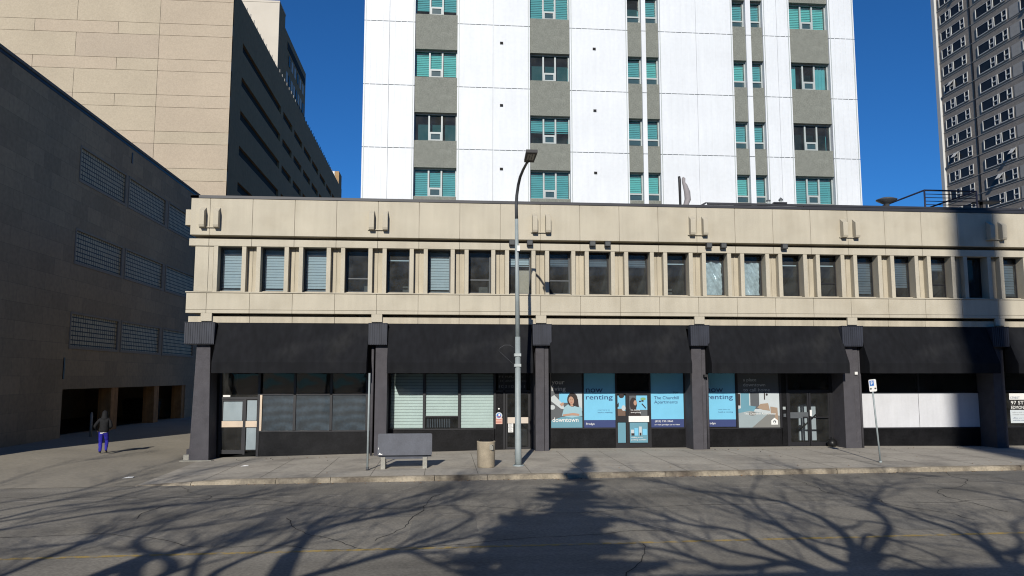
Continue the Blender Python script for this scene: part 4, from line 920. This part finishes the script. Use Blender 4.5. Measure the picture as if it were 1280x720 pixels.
for q in range(4): mb.box(bx0 + .02, bx1 - .02, by - .02 + q * .115, by + .085 + q * .115, g + .40, g + .445)
mb.build('seat', M['benchp'], t)
for x in (7.42, 8.86):
    mb = MB(); mb.box(x, x + .155, by - .14, by + .40, g - .02, g + .40); mb.build('leg', M['conc'], t, loc=(x, by, g), bevel=.012)
mb = MB(); mb.box(bx0 + .15, bx1 - .15, by - .1, by - .04, g + .34, g + .40); mb.build('seat_frame', M['benchp'], t)
# litter bin
bx, by = 11.07, -4.62; g = walk_z(bx, by)
t = thing('litter_bin', (bx, by, g), 'round pebbled concrete litter bin with a black liner, between bench and street lamp', 'litter bin')
mb = MB(); mb.lathe([(.0, g), (.30, g), (.305, g + .02), (.325, g + .86), (.33, g + .88), (.32, g + .90), (.27, g + .90), (.27, g + .78)], bx, by, 32); mb.build('shell', M['binm'], t)
mb = MB(); rr = random.Random(4); prof = [(.265, g + .80), (.275, g + .90), (.255, g + .935), (.22, g + .95), (.19, g + .91), (.15, g + .80)]
mb.lathe(prof, bx, by, 20); mb.v = [(x + rr.uniform(-.01, .01), y + rr.uniform(-.01, .01), z + rr.uniform(-.018, .018)) for x, y, z in mb.v]; mb.build('liner', M['black'], t)
mb = MB(); mb.box(bx + .10, bx + .23, by - .325, by - .24, g + .62, g + .80); mb.box(bx + .19, bx + .22, by - .33, by - .325, g + .75, g + .78, 1); mb.build('plate', [M['conc'], M['black']], t)
# leaning parking sign
g = walk_z(25.24, -5.15); b0 = Vector((25.24, -5.15, g)); b1 = Vector((24.98, -5.28, 2.98))
t = thing('parking_sign', b0, 'leaning steel post with a small white and blue parking sign', 'sign')
mb = MB(); mb.tube([b0, lerp(b0, b1, .5), b1], [.032, .032, .030], 8); mb.tube([b0 - Vector((0, 0, .02)), b0 + Vector((-.01, 0, .06))], .06, 8); mb.build('post', M['steel'], t)
ax = (b1 - b0).normalized(); rx_ = Vector((1, .1, 0)); rx_ = (rx_ - ax * rx_.dot(ax)).normalized(); c = b1 - ax * .12; fo = rx_.cross(ax).normalized(); 
if fo.y > 0: fo = -fo
def sp(u, v, d): return c + rx_ * u + ax * v + fo * d
def sq(mb, a, b, z0, z1, d, m=0): mb.poly([sp(a, z0, d), sp(b, z0, d), sp(b, z1, d), sp(a, z1, d)], m)
mb = MB(); pts = [(-.15, -.19), (-.12, -.22), (.12, -.22), (.15, -.19), (.15, .19), (.12, .22), (-.12, .22), (-.15, .19)]
mb.add([sp(u, v, .04) for u, v in pts] + [sp(u, v, .034) for u, v in pts], [list(range(8)), list(range(15, 7, -1))] + [((i + 1) % 8, i, 8 + i, 8 + (i + 1) % 8) for i in range(8)]); sg = mb.build('sign_plate', M['white'], t)
mb = MB(); sq(mb, -.12, .05, -.01, .18, .0412); mb.build('blue_panel', M['sign_blue'], sg)
mb = MB(); sq(mb, -.07, -.045, .02, .15, .0424); sq(mb, -.045, .0, .12, .15, .0424); sq(mb, -.045, .0, .07, .10, .0424); sq(mb, -.02, .0, .10, .12, .0424); mb.build('letter', M['white'], sg)
mb = MB(); sq(mb, -.11, -.055, -.135, -.09, .0412); sq(mb, .055, .11, -.135, -.09, .0412); mb.poly([sp(-.135, -.112, .0412), sp(-.11, -.15, .0412), sp(-.11, -.075, .0412)]); mb.poly([sp(.135, -.112, .0412), sp(.11, -.075, .0412), sp(.11, -.15, .0412)]); mb.build('arrow', M['black_paint'], sg)
# plain post
g = walk_z(6.98, -4.8); t = thing('sign_post', (6.98, -4.8, g), 'thin bare steel post standing left of the bench', 'post')
mb = MB(); mb.tube([(6.98, -4.8, g - .02), (6.985, -4.8, 1.8), (6.99, -4.8, 3.30)], .036, 8); mb.build('tube', M['steel'], t)
mb = MB(); mb.tube([(6.98, -4.8, g), (6.98, -4.8, g + .10)], .055, 8); mb.build('sleeve', M['steel_dark'], t)
# small things
t = thing('rubbish_bag', (26.42, .72, A(26.4)), 'small black rubbish bag at the foot of the pillar by the glass entrance', 'bag')
mb = MB(); rr = random.Random(2); n = 14
mb.lathe([(.02, A(26.4)), (.15, A(26.4) + .01), (.21, A(26.4) + .10), (.19, A(26.4) + .22), (.11, A(26.4) + .32), (.05, A(26.4) + .36), (.07, A(26.4) + .41), (.01, A(26.4) + .42)], 26.42, .72, n); mb.v = [(x + rr.uniform(-.02, .02), y + rr.uniform(-.02, .02), z) for x, y, z in mb.v]; mb.build('bag', M['black'], t)
def litter(x, y, s, lb):
    z = walk_z(x, y) + .006; mb = MB(); mb.add([(x - s, y - s * .6, z), (x + s, y - s * .5, z + .01), (x + s * .8, y + s * .7, z + .035), (x - s * .7, y + s * .6, z + .012), (x, y, z + .04)], [(0, 1, 4), (1, 2, 4), (2, 3, 4), (3, 0, 4)])
    tag(mb.build('litter', M['white']), lb, 'litter')
litter(2.36, -2.6, .14, 'crumpled white paper lying on the sidewalk before the left shop'); litter(-.9, -4.8, .17, 'flattened pale paper lying on the alley mouth left of the kerb')
mb = MB(); rl = random.Random(31)
for _ in range(420):
    x = rl.uniform(.3, 40); y = KY - abs(rl.gauss(0, .16)) - .03 if rl.random() < .6 else rl.choice((rl.uniform(KY + .3, -.2), rl.gauss(-.12, .1)))
    z = (road_z(x) if y < KY else walk_z(x, y)) + .008; s = rl.uniform(.012, .04); a = rl.uniform(0, 6.28); c_, s_ = math.cos(a) * s, math.sin(a) * s
    mb.add([(x - c_, y - s_, z), (x + s_ * .6, y - c_ * .6, z + s * .5), (x + c_, y + s_, z), (x - s_ * .6, y + c_ * .6, z + s * .4)], [(0, 1, 2, 3)], rl.choice((0, 0, 1)))
tag(mb.build('leaf_litter', [M['brownst'], M['crack']]), 'dry leaf scraps and grit caught along the kerb and wall foot', 'leaf litter', kind='stuff')
g = walk_z(-8.0, 9.2); t = thing('bollard', (-8.0, 9.2, .24), 'thin grey post in the shade by the first loading bay', 'bollard'); mb = MB(); mb.tube([(-8.0, 9.2, .1), (-8.0, 9.2, 1.32)], .06, 10); mb.lathe([(.06, 1.32), (.045, 1.37), (.0, 1.39)], -8.0, 9.2, 10); mb.build('post', M['conc'], t)
t = thing('dumpster', (LX - 2.0, 24.2, .22), 'dark steel waste container inside the last loading bay', 'dumpster')
mb = MB(); vs = [(-.8, -1.0, .1), (.8, -1.0, .1), (.8, 1.0, .1), (-.8, 1.0, .1), (-.9, -1.2, 1.25), (.9, -1.2, 1.25), (.9, 1.2, 1.25), (-.9, 1.2, 1.25)]
mb.add([(LX - 2 + x, 24.2 + y, .22 + z) for x, y, z in vs], [(0, 3, 2, 1), (0, 1, 5, 4), (1, 2, 6, 5), (2, 3, 7, 6), (3, 0, 4, 7), (4, 5, 6, 7)]); mb.build('body', M['dump'], t)
mb = MB(); mb.prism_x([(23.0, 1.48), (24.2, 1.62), (25.4, 1.48), (25.4, 1.54), (24.2, 1.68), (23.0, 1.54)], LX - 2.95, LX - 1.05); mb.build('lid', M['black'], t)

# ------------------------------------------------------------------ the walker
def person():
    X, Y = -4.62, 2.30; g = walk_z(X, Y)
    t_label = 'person walking away in a dark hooded jacket and bright blue trousers near the alley'
    V = []; E_ = []; RAD = []
    def add(p, r, par=None):
        V.append(p); RAD.append(r)
        if par is not None: E_.append((par, len(V) - 1))
        return len(V) - 1
    # x = to the walker's right, y = forward, z = up
    pel = add((0, 0, .93), (.145, .115)); wa = add((0, .01, 1.08), (.175, .14), pel); ch = add((0, .04, 1.28), (.20, .145), wa); sh = add((0, .05, 1.41), (.175, .115), ch); nk = add((0, .07, 1.50), (.062, .062), sh); h1 = add((0, .10, 1.59), (.088, .095), nk); h2 = add((0, .11, 1.68), (.085, .095), h1); add((0, .10, 1.74), (.05, .055), h2)
    def leg(s, knee, ank, toe, heel):
        hp = add((s * .095, 0, .86), (.105, .11), pel); th = add(((s * .095 + knee[0]) / 2, knee[1] / 2, (.86 + knee[2]) / 2), (.098, .10), hp); k = add(knee, (.075, .078), th); cf = add([(knee[i] * .55 + ank[i] * .45) for i in range(3)], (.075, .08), k); a = add(ank, (.06, .062), cf); f = add(heel, (.045, .04), a); add(toe, (.042, .032), f)
    leg(-1, (-.10, .06, .49), (-.10, -.02, .10), (-.11, .18, .035), (-.10, .03, .045))
    leg(1, (.12, .16, .50), (.15, -.20, .22), (.17, -.04, .07), (.15, -.17, .13))
    def arm(s, el_, wr):
        cl_ = add((s * .16, .05, 1.40), (.075, .07), sh); so = add((s * .215, .04, 1.35), (.07, .07), cl_); e = add(el_, (.068, .068), so); w = add(wr, (.036, .036), e); d = (Vector(wr) - Vector(el_)).normalized()
        pm = add(tuple(Vector(wr) + d * .05), (.034, .022), w)
        sd = Vector((0, 0, 1)).cross(d).normalized(); upv = d.cross(sd)
        for q, ln in zip((-.027, -.009, .009, .027), (.07, .082, .078, .06)):
            f1 = add(tuple(Vector(wr) + d * .10 + upv * q), (.0095, .0095), pm); f2 = add(tuple(Vector(wr) + d * (.10 + ln * .55) + upv * q - sd * s * .012), (.009, .009), f1); add(tuple(Vector(wr) + d * (.10 + ln * .85) + upv * q - sd * s * .034), (.008, .008), f2)
        t1 = add(tuple(Vector(wr) + d * .055 + upv * .042), (.0105, .0105), pm); add(tuple(Vector(wr) + d * .085 + upv * .058 - sd * s * .02), (.009, .009), t1)
    arm(-1, (-.35, -.06, 1.12), (-.27, .14, .98)); arm(1, (.27, .0, 1.10), (.22, .17, 1.02))
    me = bpy.data.meshes.new('p'); me.from_pydata(V, E_, []); o = bpy.data.objects.new('p', me); COL.objects.link(o)
    o.modifiers.new('s', 'SKIN')
    if not me.skin_vertices: 
        bm = bmesh.new(); bm.from_mesh(me); bm.verts.layers.skin.verify(); bm.to_mesh(me); bm.free()
    for i, d in enumerate(me.skin_vertices[0].data): d.radius = RAD[i]; d.use_root = (i == 0)
    ss = o.modifiers.new('u', 'SUBSURF'); ss.levels = 2; ss.render_levels = 2
    body = bpy.data.meshes.new_from_object(o.evaluated_get(bpy.context.evaluated_depsgraph_get())); bpy.data.objects.remove(o)
    # a slightly loose outline for clothing; colour by region
    for mm in (M['jacket'], M['jeans'], M['skin'], M['white'], M['black']): body.materials.append(mm)
    for v in body.vertices:
        c = v.co
        if .12 < c.z < .95 and abs(c.x) < .24: n_ = noise.noise(c * 9) * .012; c.x += n_; c.y += n_
        if 1.0 < c.z < 1.42: n_ = noise.noise(c * 8 + Vector((3, 1, 2))) * .014; c.x += n_; c.y += n_
    for p in body.polygons:
        c = p.center; p.use_smooth = True
        hand = (c.x < -.24 and c.y > .15 and c.z < 1.02) or (c.x > .18 and c.y > .185 and .9 < c.z < 1.06)
        p.material_index = 2 if hand or c.z > 1.53 else 0 if c.z > .90 or abs(c.x) > .235 else 1 if c.z > .09 + (.05 if c.x > 0.04 else 0) else 4 if c.z > .03 else 3
    o = bpy.data.objects.new('person', body); COL.objects.link(o); o.location = (X, Y, g); o.rotation_euler = (0, 0, R(14)); o.scale = (1.0, 1.0, 1.0)
    tag(o, t_label, 'person')
    def child(mb, name, m):
        c = mb.build(name, m); c.parent = o; c.location = (0, 0, 0); return c
    mb = MB(); rows_ = [(1.44, .15, .13, .05), (1.50, .125, .13, .07), (1.58, .115, .13, .10), (1.66, .112, .125, .115), (1.72, .095, .105, .12), (1.765, .06, .07, .12), (1.785, .02, .025, .12)]
    vs = [(rx * math.cos(2 * math.pi * k / 16), cy + ry * math.sin(2 * math.pi * k / 16) * (1 if math.sin(2 * math.pi * k / 16) < .4 else .62), z) for z, rx, ry, cy in rows_ for k in range(16)]
    mb.add(vs, [(i * 16 + k, i * 16 + (k + 1) % 16, (i + 1) * 16 + (k + 1) % 16, (i + 1) * 16 + k) for i in range(6) for k in range(16)] + [tuple(96 + k for k in range(16))], 0, True); child(mb, 'hood', M['jacket'])
    mb = MB(); mb.lathe([(.185, 1.06), (.192, .99), (.188, .90), (.18, .885)], 0, .0, 18); mb.v = [(x, y * .82, z) for x, y, z in mb.v]; child(mb, 'jacket_hem', M['jacket'])
    mb = MB(); mb.lathe([(.16, .90), (.163, .865)], 0, .0, 18); mb.v = [(x, y * .83, z - (.03 if x < 0 else 0)) for x, y, z in mb.v]; child(mb, 'shirt_hem', M['white'])
    mb = MB()                                                       # face, under the hood: eyes, nose, mouth
    for s in (-1, 1): mb.lathe([(.0, 1.655), (.011, 1.645), (.0, 1.635)], s * .033, .195, 8, 0)
    mb.add([(-.014, .192, 1.60), (.014, .192, 1.60), (0, .222, 1.605), (0, .195, 1.648)], [(0, 1, 2), (0, 2, 3), (1, 3, 2)], 1); mb.add([(-.026, .193, 1.572), (.026, .193, 1.572), (.02, .199, 1.562), (-.02, .199, 1.562)], [(0, 1, 2, 3)], 2); c = mb.build('face', [M['hair'], M['skin'], M['red']]); c.parent = o; c.location = (0, 0, 0)
person()

# ------------------------------------------------------------------ trees on the camera's side of the street (their shadows cross the road)
LIMBS = {'B':[(0.34,[(15.84,-20.92),(16.41,-19.9),(16.79,-19.22),(17.17,-18.44)]),(0.2,[(17.17,-18.44),(17.36,-17.92),(17.94,-16.41),(18.22,-15.23),(18.38,-14.42),(18.37,-13.38),(18.51,-12.24),(18.09,-11.63),(17.61,-10.51),(16.97,-10.26),(16.55,-8.66)]),(0.2,[(16.67,-19.38),(16.67,-19.14),(16.54,-18.76),(16.6,-18.04),(16.68,-17.16),(16.91,-16.02),(16.96,-15.17),(16.85,-14.86),(16.98,-12.95),(17.07,-11.05),(16.82,-10.08),(16.55,-8.84)]),(0.1,[(16.96,-14.77),(17.48,-12.89),(17.91,-11.46),(18.56,-9.82),(19.5,-7.94)]),(0.15,[(16.98,-18.81),(17.23,-18.25),(17.24,-17.68),(17.01,-17.2),(16.97,-16.55),(16.99,-15.66)]),(0.22,[(16.29,-20.1),(16.29,-19.89),(15.85,-19.57),(15.8,-18.92),(15.54,-18.76),(15.22,-18.97),(14.62,-19.14),(14.3,-19.04),(14.17,-18.41),(13.9,-17.78),(13.64,-17.32),(13.23,-17.41)]),(0.14,[(15.56,-18.77),(15.72,-17.64),(15.86,-16.58),(15.84,-15.97),(15.61,-15.49),(15.26,-15.35),(15.03,-15.03),(14.82,-14.39),(14.69,-13.61),(14.27,-12.84),(14.11,-12.19)]),(0.13,[(15.54,-18.7),(15.47,-18.57),(15.2,-18.14),(14.98,-17.84),(14.86,-17.17),(14.65,-16.59),(14.39,-15.97),(14.07,-15.29),(13.83,-14.47)]),(0.18,[(17.01,-18.81),(17.59,-18.16),(18.43,-17.06),(19.24,-15.94),(19.71,-14.91),(19.96,-14.06),(20.08,-13.48),(21.17,-11.9),(22.37,-10.18),(23.0,-9.57)]),(0.09,[(19.96,-14.06),(19.14,-14.94),(18.66,-15.68),(18.16,-15.99),(17.91,-15.78)]),(0.14,[(16.99,-18.94),(17.68,-18.3),(17.85,-18.59),(17.86,-19.16),(17.84,-19.8),(17.77,-20.43)]),(0.1,[(17.69,-17.05),(18.44,-16.3),(18.41,-16.89),(18.54,-17.07),(18.61,-17.63),(18.6,-18.35),(18.53,-18.87),(18.18,-19.73)])],'C':[(0.3,[(18.49,-20.99),(19.04,-20.11),(19.28,-19.63)]),(0.17,[(19.28,-19.63),(19.68,-18.68),(20.03,-17.8),(20.26,-16.96),(20.51,-16.01),(20.45,-15.32),(20.74,-13.93),(20.78,-13.07),(20.9,-11.86),(20.93,-10.64),(21.52,-8.02),(21.58,-6.54)]),(0.14,[(19.62,-18.81),(19.81,-18.42),(20.71,-16.76),(20.9,-16.15),(21.05,-15.08),(20.98,-14.2),(20.87,-13.71),(20.79,-13.2)]),(0.13,[(19.51,-19.24),(19.94,-18.71),(20.37,-18.49),(21.24,-17.8)]),(0.12,[(20.49,-18.44),(20.72,-18.04),(21.43,-16.85),(22.2,-15.74),(22.55,-15.38),(23.38,-14.73)]),(0.1,[(24.35,-14.17),(24.68,-12.93),(24.77,-11.79),(24.66,-10.67),(23.92,-10.22),(23.03,-10.27)]),(0.08,[(27.06,-10.83),(27.0,-9.95),(26.44,-8.73),(25.74,-8.01)]),(0.2,[(19.04,-20.11),(20.65,-18.73),(22.7,-16.65),(24.91,-13.75),(27.06,-10.83)])],'A':[(0.3,[(6.81,-19.64),(6.7,-18.66),(6.61,-17.11)]),(0.2,[(6.61,-17.11),(6.63,-15.43),(6.81,-14.66),(7.2,-14.03),(7.71,-13.48),(8.29,-13.01),(8.72,-12.48),(9.28,-11.81),(9.86,-10.95)]),(0.18,[(5.52,-18.63),(5.72,-17.72),(6.0,-17.03),(6.28,-16.27),(6.56,-15.42),(6.7,-14.83)]),(0.13,[(6.63,-15.43),(6.48,-13.53),(7.23,-12.87),(7.59,-12.21),(8.63,-10.21),(9.47,-9.07)]),(0.19,[(6.82,-19.55),(7.25,-18.78),(7.72,-18.26),(8.1,-17.75),(8.55,-17.27),(8.89,-17.1),(9.32,-18.15),(9.72,-18.84)]),(0.12,[(8.86,-17.1),(9.21,-16.08),(9.79,-14.85),(10.35,-13.27),(9.83,-12.39),(9.8,-10.37),(10.2,-8.14)]),(0.1,[(8.89,-17.03),(9.19,-16.63),(10.14,-15.87),(10.77,-14.78),(11.41,-13.18)]),(0.1,[(7.63,-12.69),(8.19,-11.0),(9.01,-9.49),(9.71,-7.71)]),(0.14,[(4.89,-17.23),(4.99,-16.77),(5.24,-15.83),(5.67,-14.88),(6.12,-14.19),(6.48,-13.53)])],'D':[(0.24,[(4.43,-19.37),(4.07,-18.35),(3.97,-17.81),(4.01,-17.26),(4.22,-16.95),(4.44,-16.49)]),(0.2,[(5.06,-19.44),(4.81,-18.43),(4.63,-17.71),(4.29,-17.16),(3.37,-16.22),(3.1,-15.33),(3.24,-14.4),(4.18,-13.95),(4.78,-13.21)]),(0.16,[(1.92,-18.73),(1.96,-18.1),(2.03,-16.69),(2.17,-15.92),(2.25,-14.89),(2.51,-14.12),(3.06,-13.51),(3.56,-12.17)]),(0.12,[(4.85,-18.55),(4.86,-18.33),(5.01,-17.63),(4.85,-16.89),(5.02,-16.12)]),(0.12,[(2.21,-14.89),(2.13,-15.45),(1.7,-15.86),(1.18,-16.02),(0.83,-16.48)])],'E':[(0.1,[(-0.59,-14.45),(-0.3,-13.77),(0.38,-12.76),(0.99,-11.83),(1.8,-11.08),(3.19,-10.48),(4.27,-9.32)]),(0.12,[(-1.2,-13.37),(-0.85,-12.7),(-0.26,-12.02),(0.39,-10.9),(1.05,-10.6)]),(0.12,[(-1.31,-13.16),(-1.03,-12.36),(-0.87,-10.73),(0.1,-10.2),(0.21,-9.66),(0.66,-7.17),(0.84,-5.28),(1.08,-3.07),(1.83,-1.1)]),(0.11,[(-2.01,-11.9),(-1.74,-11.0),(-1.17,-9.9),(-0.73,-8.79),(-0.03,-7.43),(0.39,-5.62),(0.73,-4.19)]),(0.1,[(-2.81,-10.48),(-2.4,-9.73),(-1.47,-8.23),(-1.29,-6.9),(-1.25,-5.39),(-1.24,-3.45),(-1.1,-1.21),(-0.99,0.49)]),(0.07,[(-4.57,-7.31),(-4.61,-5.51),(-4.79,-2.21),(-4.23,0.1)])]}
def street_tree(key, bx, yt, label, tr, seed):
    rr = random.Random(seed); limbs = LIMBS[key]
    gz = road_z(bx) + .14
    t = thing('street_tree', (bx, yt, gz), label, 'tree', 'bare street trees')
    def lift(p, off):                                              # the branch point whose shadow falls on p, at depth yt+off
        gx, gy = p; d = gy - (yt + off); return Vector((gx - d * TA, yt + off, -.1 + d / CA * TE))
    mb = MB(); tw = MB(); lines = []
    for li, (r0, pts) in enumerate(limbs):
        amp = rr.uniform(-1, 1) * 1.3; n = len(pts)
        c = [lift(p, (.0 if li == 0 else amp * (i / n) ** 1.2)) for i, p in enumerate(pts)]
        near = False
        for q, rq in lines:
            for v in q:
                if (v - c[0]).length < .9: near = True; c[0] = v.copy(); break
            if near: break
        if not near and li: 
            z0 = max(gz + 3, c[0].z - max(2.0, abs(c[0].x - bx) * .9)); c = [Vector((bx, yt, z0)), (Vector((bx, yt, z0)) + c[0]) / 2 + Vector((0, 0, -.25))] + c
        # smooth the polyline
        for _ in range(2):
            d = [c[0]]
            for a, b in zip(c, c[1:]): d += [a * .75 + b * .25, a * .25 + b * .75]
            c = d + [c[-1]]
        m_ = len(c); rad = [max(.012, .74 * r0 * (1 - .80 * (i / (m_ - 1)) ** .8)) for i in range(m_)]
        if li == 0: rad = [.70 * r0 * (1.0 - .12 * i / m_) for i in range(m_)]
        mb.tube(c, rad, 8); lines.append((c, rad))
    if key in 'BCA': base = lines[0][0][0] + Vector((0, 0, .1))
    else: base = Vector((bx, yt, 10.5))
    trunk = MB(); path = [Vector((bx, yt, gz - .2)), Vector((bx + .05, yt, gz + 1.2)), Vector((lerp(bx, base.x, .6), yt, gz + (base.z - gz) * .6)), base]
    trunk.tube(path, [tr * 1.2, tr * .85, tr * .66, tr * .58], 12)
    trunk.build('trunk', M['bark'], t)
    def twig(p, d, ln, r, lev):
        n = 4 if lev < 2 else 3; c = [p]; dd = d.copy()
        for i in range(n):
            dd = (dd + Vector((rr.uniform(-1, 1), rr.uniform(-1, 1), rr.uniform(-.6, .8))) * .24).normalized(); c.append(c[-1] + dd * ln / n)
        tw.tube(c, [r * (1 - .7 * i / n) for i in range(n + 1)], 4 if lev < 2 else 3, cap=False, smooth=False)
        if lev < 3:
            for q in range(3 if lev < 2 else 2):
                i = rr.randint(1, n); nd = (dd + Vector((rr.uniform(-1, 1), rr.uniform(-.8, .8), rr.uniform(-.5, .9))) * .8).normalized()
                twig(c[i], nd, ln * rr.uniform(.45, .75), r * .6, lev + 1)
    for c, rad in lines[1:] if key in 'BCA' else lines:
        for i in range(3, len(c)):
            if rr.random() < (.12 if i < len(c) * .4 else .6 if key in 'BC' else .95) and rad[i] < .16:
                d = (c[i] - c[i - 1]).normalized(); nd = (d * .8 + Vector((rr.uniform(-1, 1), rr.uniform(-.9, .9), rr.uniform(-.3, .9))) * .75).normalized()
                twig(c[i], nd, rr.uniform(.9, 2.8), max(.010, min(.026, rad[i] * .42)), 1)
        d = (c[-1] - c[-2]).normalized()
        for q in range(6): twig(c[-1], (d + Vector((rr.uniform(-1, 1), rr.uniform(-1, 1), rr.uniform(-.4, .8))) * .5).normalized(), rr.uniform(1.2, 2.4), .014, 1)
    mb.v += []; o = len(mb.v); mb.v += tw.v; mb.f += [[i + o for i in f] for f in tw.f]; mb.m += tw.m; mb.s += tw.s
    mb.build('crown', M['bark'], t)
street_tree('B', 12.5, -36.2, 'bare elm behind the camera whose wide forked shadow falls right of centre', .42, 21)
street_tree('C', 14.9, -37.5, 'bare elm behind the camera that shades the right end of the road', .38, 22)
street_tree('A', 3.1, -36.8, 'bare elm behind the camera that shades the road left of the spruce', .40, 23)
street_tree('D', -.6, -38, 'bare slender tree behind the camera casting the looped shadow at lower left', .34, 24)
street_tree('E', -9.5, -39.5, 'tall bare tree behind the camera streaking shadows over the alley mouth', .36, 25)
def spruce(bx, by, h, label, seed, wid, gap):
    rr = random.Random(seed); gz = road_z(bx) + .14
    t = thing('spruce_tree', (bx, by, gz), label, 'tree')
    mb = MB(); mb.tube([(bx, by, gz - .2), (bx, by, gz + h * .5), (bx, by, gz + h - .3)], [.30, .17, .02], 8); mb.build('trunk', M['bark'], t)
    cr = MB(); z = 2.4
    while z < h - .15:
        f = 1 - z / h; rad = (wid * f ** .85 + .08) * (1 + .16 * noise.noise(Vector((z * 1.3, 2, 5)))); nb = int(5 + 5 * f); a0 = rr.random() * 6.3
        for k in range(nb):
            if rr.random() < gap * (1 - f * .4) and z < h - 2: continue
            a = a0 + 6.283 * k / nb + rr.uniform(-.2, .2); L_ = rad * rr.uniform(.50, 1.18); dr = rr.uniform(.12, .34)
            dx, dy = math.cos(a), math.sin(a); ns = max(3, int(L_ / .22)); pv = None
            for i in range(ns + 1):
                s = i / ns; p = Vector((bx + dx * L_ * s, by + dy * L_ * s, gz + z - dr * L_ * s + .16 * L_ * s * s))
                if pv is not None:
                    w_ = (.42 * L_ * (1 - s) ** .8 * min(1, .35 + s) + .09)
                    for sd in (-1, 1):
                        for jj in range(2):
                            q = pv.lerp(p, jj * .5); tip = q + Vector((dx * .55 - dy * sd, dy * .55 + dx * sd, -.28)).normalized() * w_ * rr.uniform(.55, 1.0)
                            nrm = Vector((dx, dy, .2)) * (.055 + .03 * w_)
                            cr.add([q - nrm, q + nrm, tip + nrm * .5, tip - nrm * .5], [(0, 1, 2, 3)])
                            q2 = q + Vector((0, 0, .02)); dn = Vector((0, 0, -.16 - .1 * w_)); cr.add([q2, tip, tip + dn * .6, q2 + dn], [(0, 1, 2, 3)])
                pv = p
        z += .30 + .20 * f
    cr.tube([(bx, by, gz + h - .9), (bx, by, gz + h + .15)], [.09, .01], 5)
    cr.build('crown', M['needle'], t)
spruce(7.0, -39.3, 19.0, 'tall dark spruce behind the camera casting the pointed shadow mid-road', 77, 4.3, .20)
spruce(4.9, -43.0, 15.2, 'shorter ragged spruce behind the tall one, darkening the road left of its shadow', 78, 3.9, .30)

# ------------------------------------------------------------------ the block across the street, behind the camera
t = thing('brick_block', (42, -60, 0), 'flat-roofed red brick block behind the camera, reflected in the shop glass', 'building')
mb = MB(); mb.box(7.6, 80, -72, -47.3, -1.5, 13.4); mb.build('wall', M['redbrick'], t)
mb = MB(); mb.box(7.4, 80.2, -72.2, -47.1, 13.4, 13.75); mb.build('roof_edge', M['conc'], t)
w0 = None
for k in range(17):
    for z in (1.2, 5.2, 9.2):
        x = 9.6 + k * 4.1
        if w0 is None:
            mb = MB(); mb.box(x, x + 1.8, -47.34, -47.26, z, z + 2.2); w0 = mb.build('window', M['far_pane'], t, loc=(x, -47.3, z))
            mb = MB(); mb.box(x - .1, x + 1.9, -47.3, -47.16, z - .12, z); mb.box(x + .86, x + .94, -47.26, -47.22, z, z + 2.2); mb.build('window_frame', M['far_white'], w0, loc=(x, -47.3, z))
        else: copy_tree(w0, t, (x, -47.3, z))
t = thing('brick_chimney', (33.15 - 112 * TA, -112, 0), 'tall slim brick chimney behind the camera whose shadow stripes the right of the facade', 'chimney')
mb = MB(); cx = 33.15 - 112 * TA; mb.lathe([(2.2, -1.5), (1.5, 25), (1.22, 50), (1.12, 74), (1.28, 74.3), (1.28, 75.5), (.9, 75.5), (.9, 70)], cx, -112, 24); mb.build('shaft', M['redbrick'], t)

# ------------------------------------------------------------------ light, sky, camera
w = bpy.data.worlds.new('World'); sc.world = w; w.use_nodes = True
nt = w.node_tree; bg = nt.nodes['Background']; sky = nt.nodes.new('ShaderNodeTexSky'); sky.sky_type = 'NISHITA'
sky.sun_disc = False; sky.sun_elevation = EL; sky.sun_rotation = R(180) + AZ; sky.altitude = 2500; sky.air_density = 1.0; sky.dust_density = .0; sky.ozone_density = 4.5
tn = nt.nodes.new('ShaderNodeVectorMath'); tn.operation = 'MULTIPLY'; tn.inputs[1].default_value = (.34, .93, 1.40)   # deep polarised blue
nt.links.new(sky.outputs[0], tn.inputs[0]); nt.links.new(tn.outputs[0], bg.inputs[0]); bg.inputs[1].default_value = .06
sd = bpy.data.lights.new('sun', 'SUN'); sd.energy = 5.0; sd.angle = R(.38); sd.color = (1, .945, .85)
so = bpy.data.objects.new('sun', sd); COL.objects.link(so)
dirv = Vector((math.sin(AZ) * math.cos(EL), math.cos(AZ) * math.cos(EL), -math.sin(EL)))
so.rotation_euler = dirv.to_track_quat('-Z', 'Y').to_euler(); so.location = (-20, -60, 60)
cd = bpy.data.cameras.new('camera'); cam = bpy.data.objects.new('camera', cd); COL.objects.link(cam); sc.camera = cam
cd.sensor_width = 36; cd.lens = 991.4 / 1280 * 36; cd.clip_start = .1; cd.clip_end = 4000
P_, YW = .1105, .0895
cam.location = (9.4465, -32.878, 3.2)
cam.rotation_euler = Vector((math.sin(YW) * math.cos(P_), math.cos(YW) * math.cos(P_), math.sin(P_))).to_track_quat('-Z', 'Y').to_euler()
sc.cycles.filter_width = 1.1
sc.view_settings.view_transform = 'Standard'; sc.view_settings.look = 'None'; sc.view_settings.exposure = .22; sc.view_settings.gamma = 1
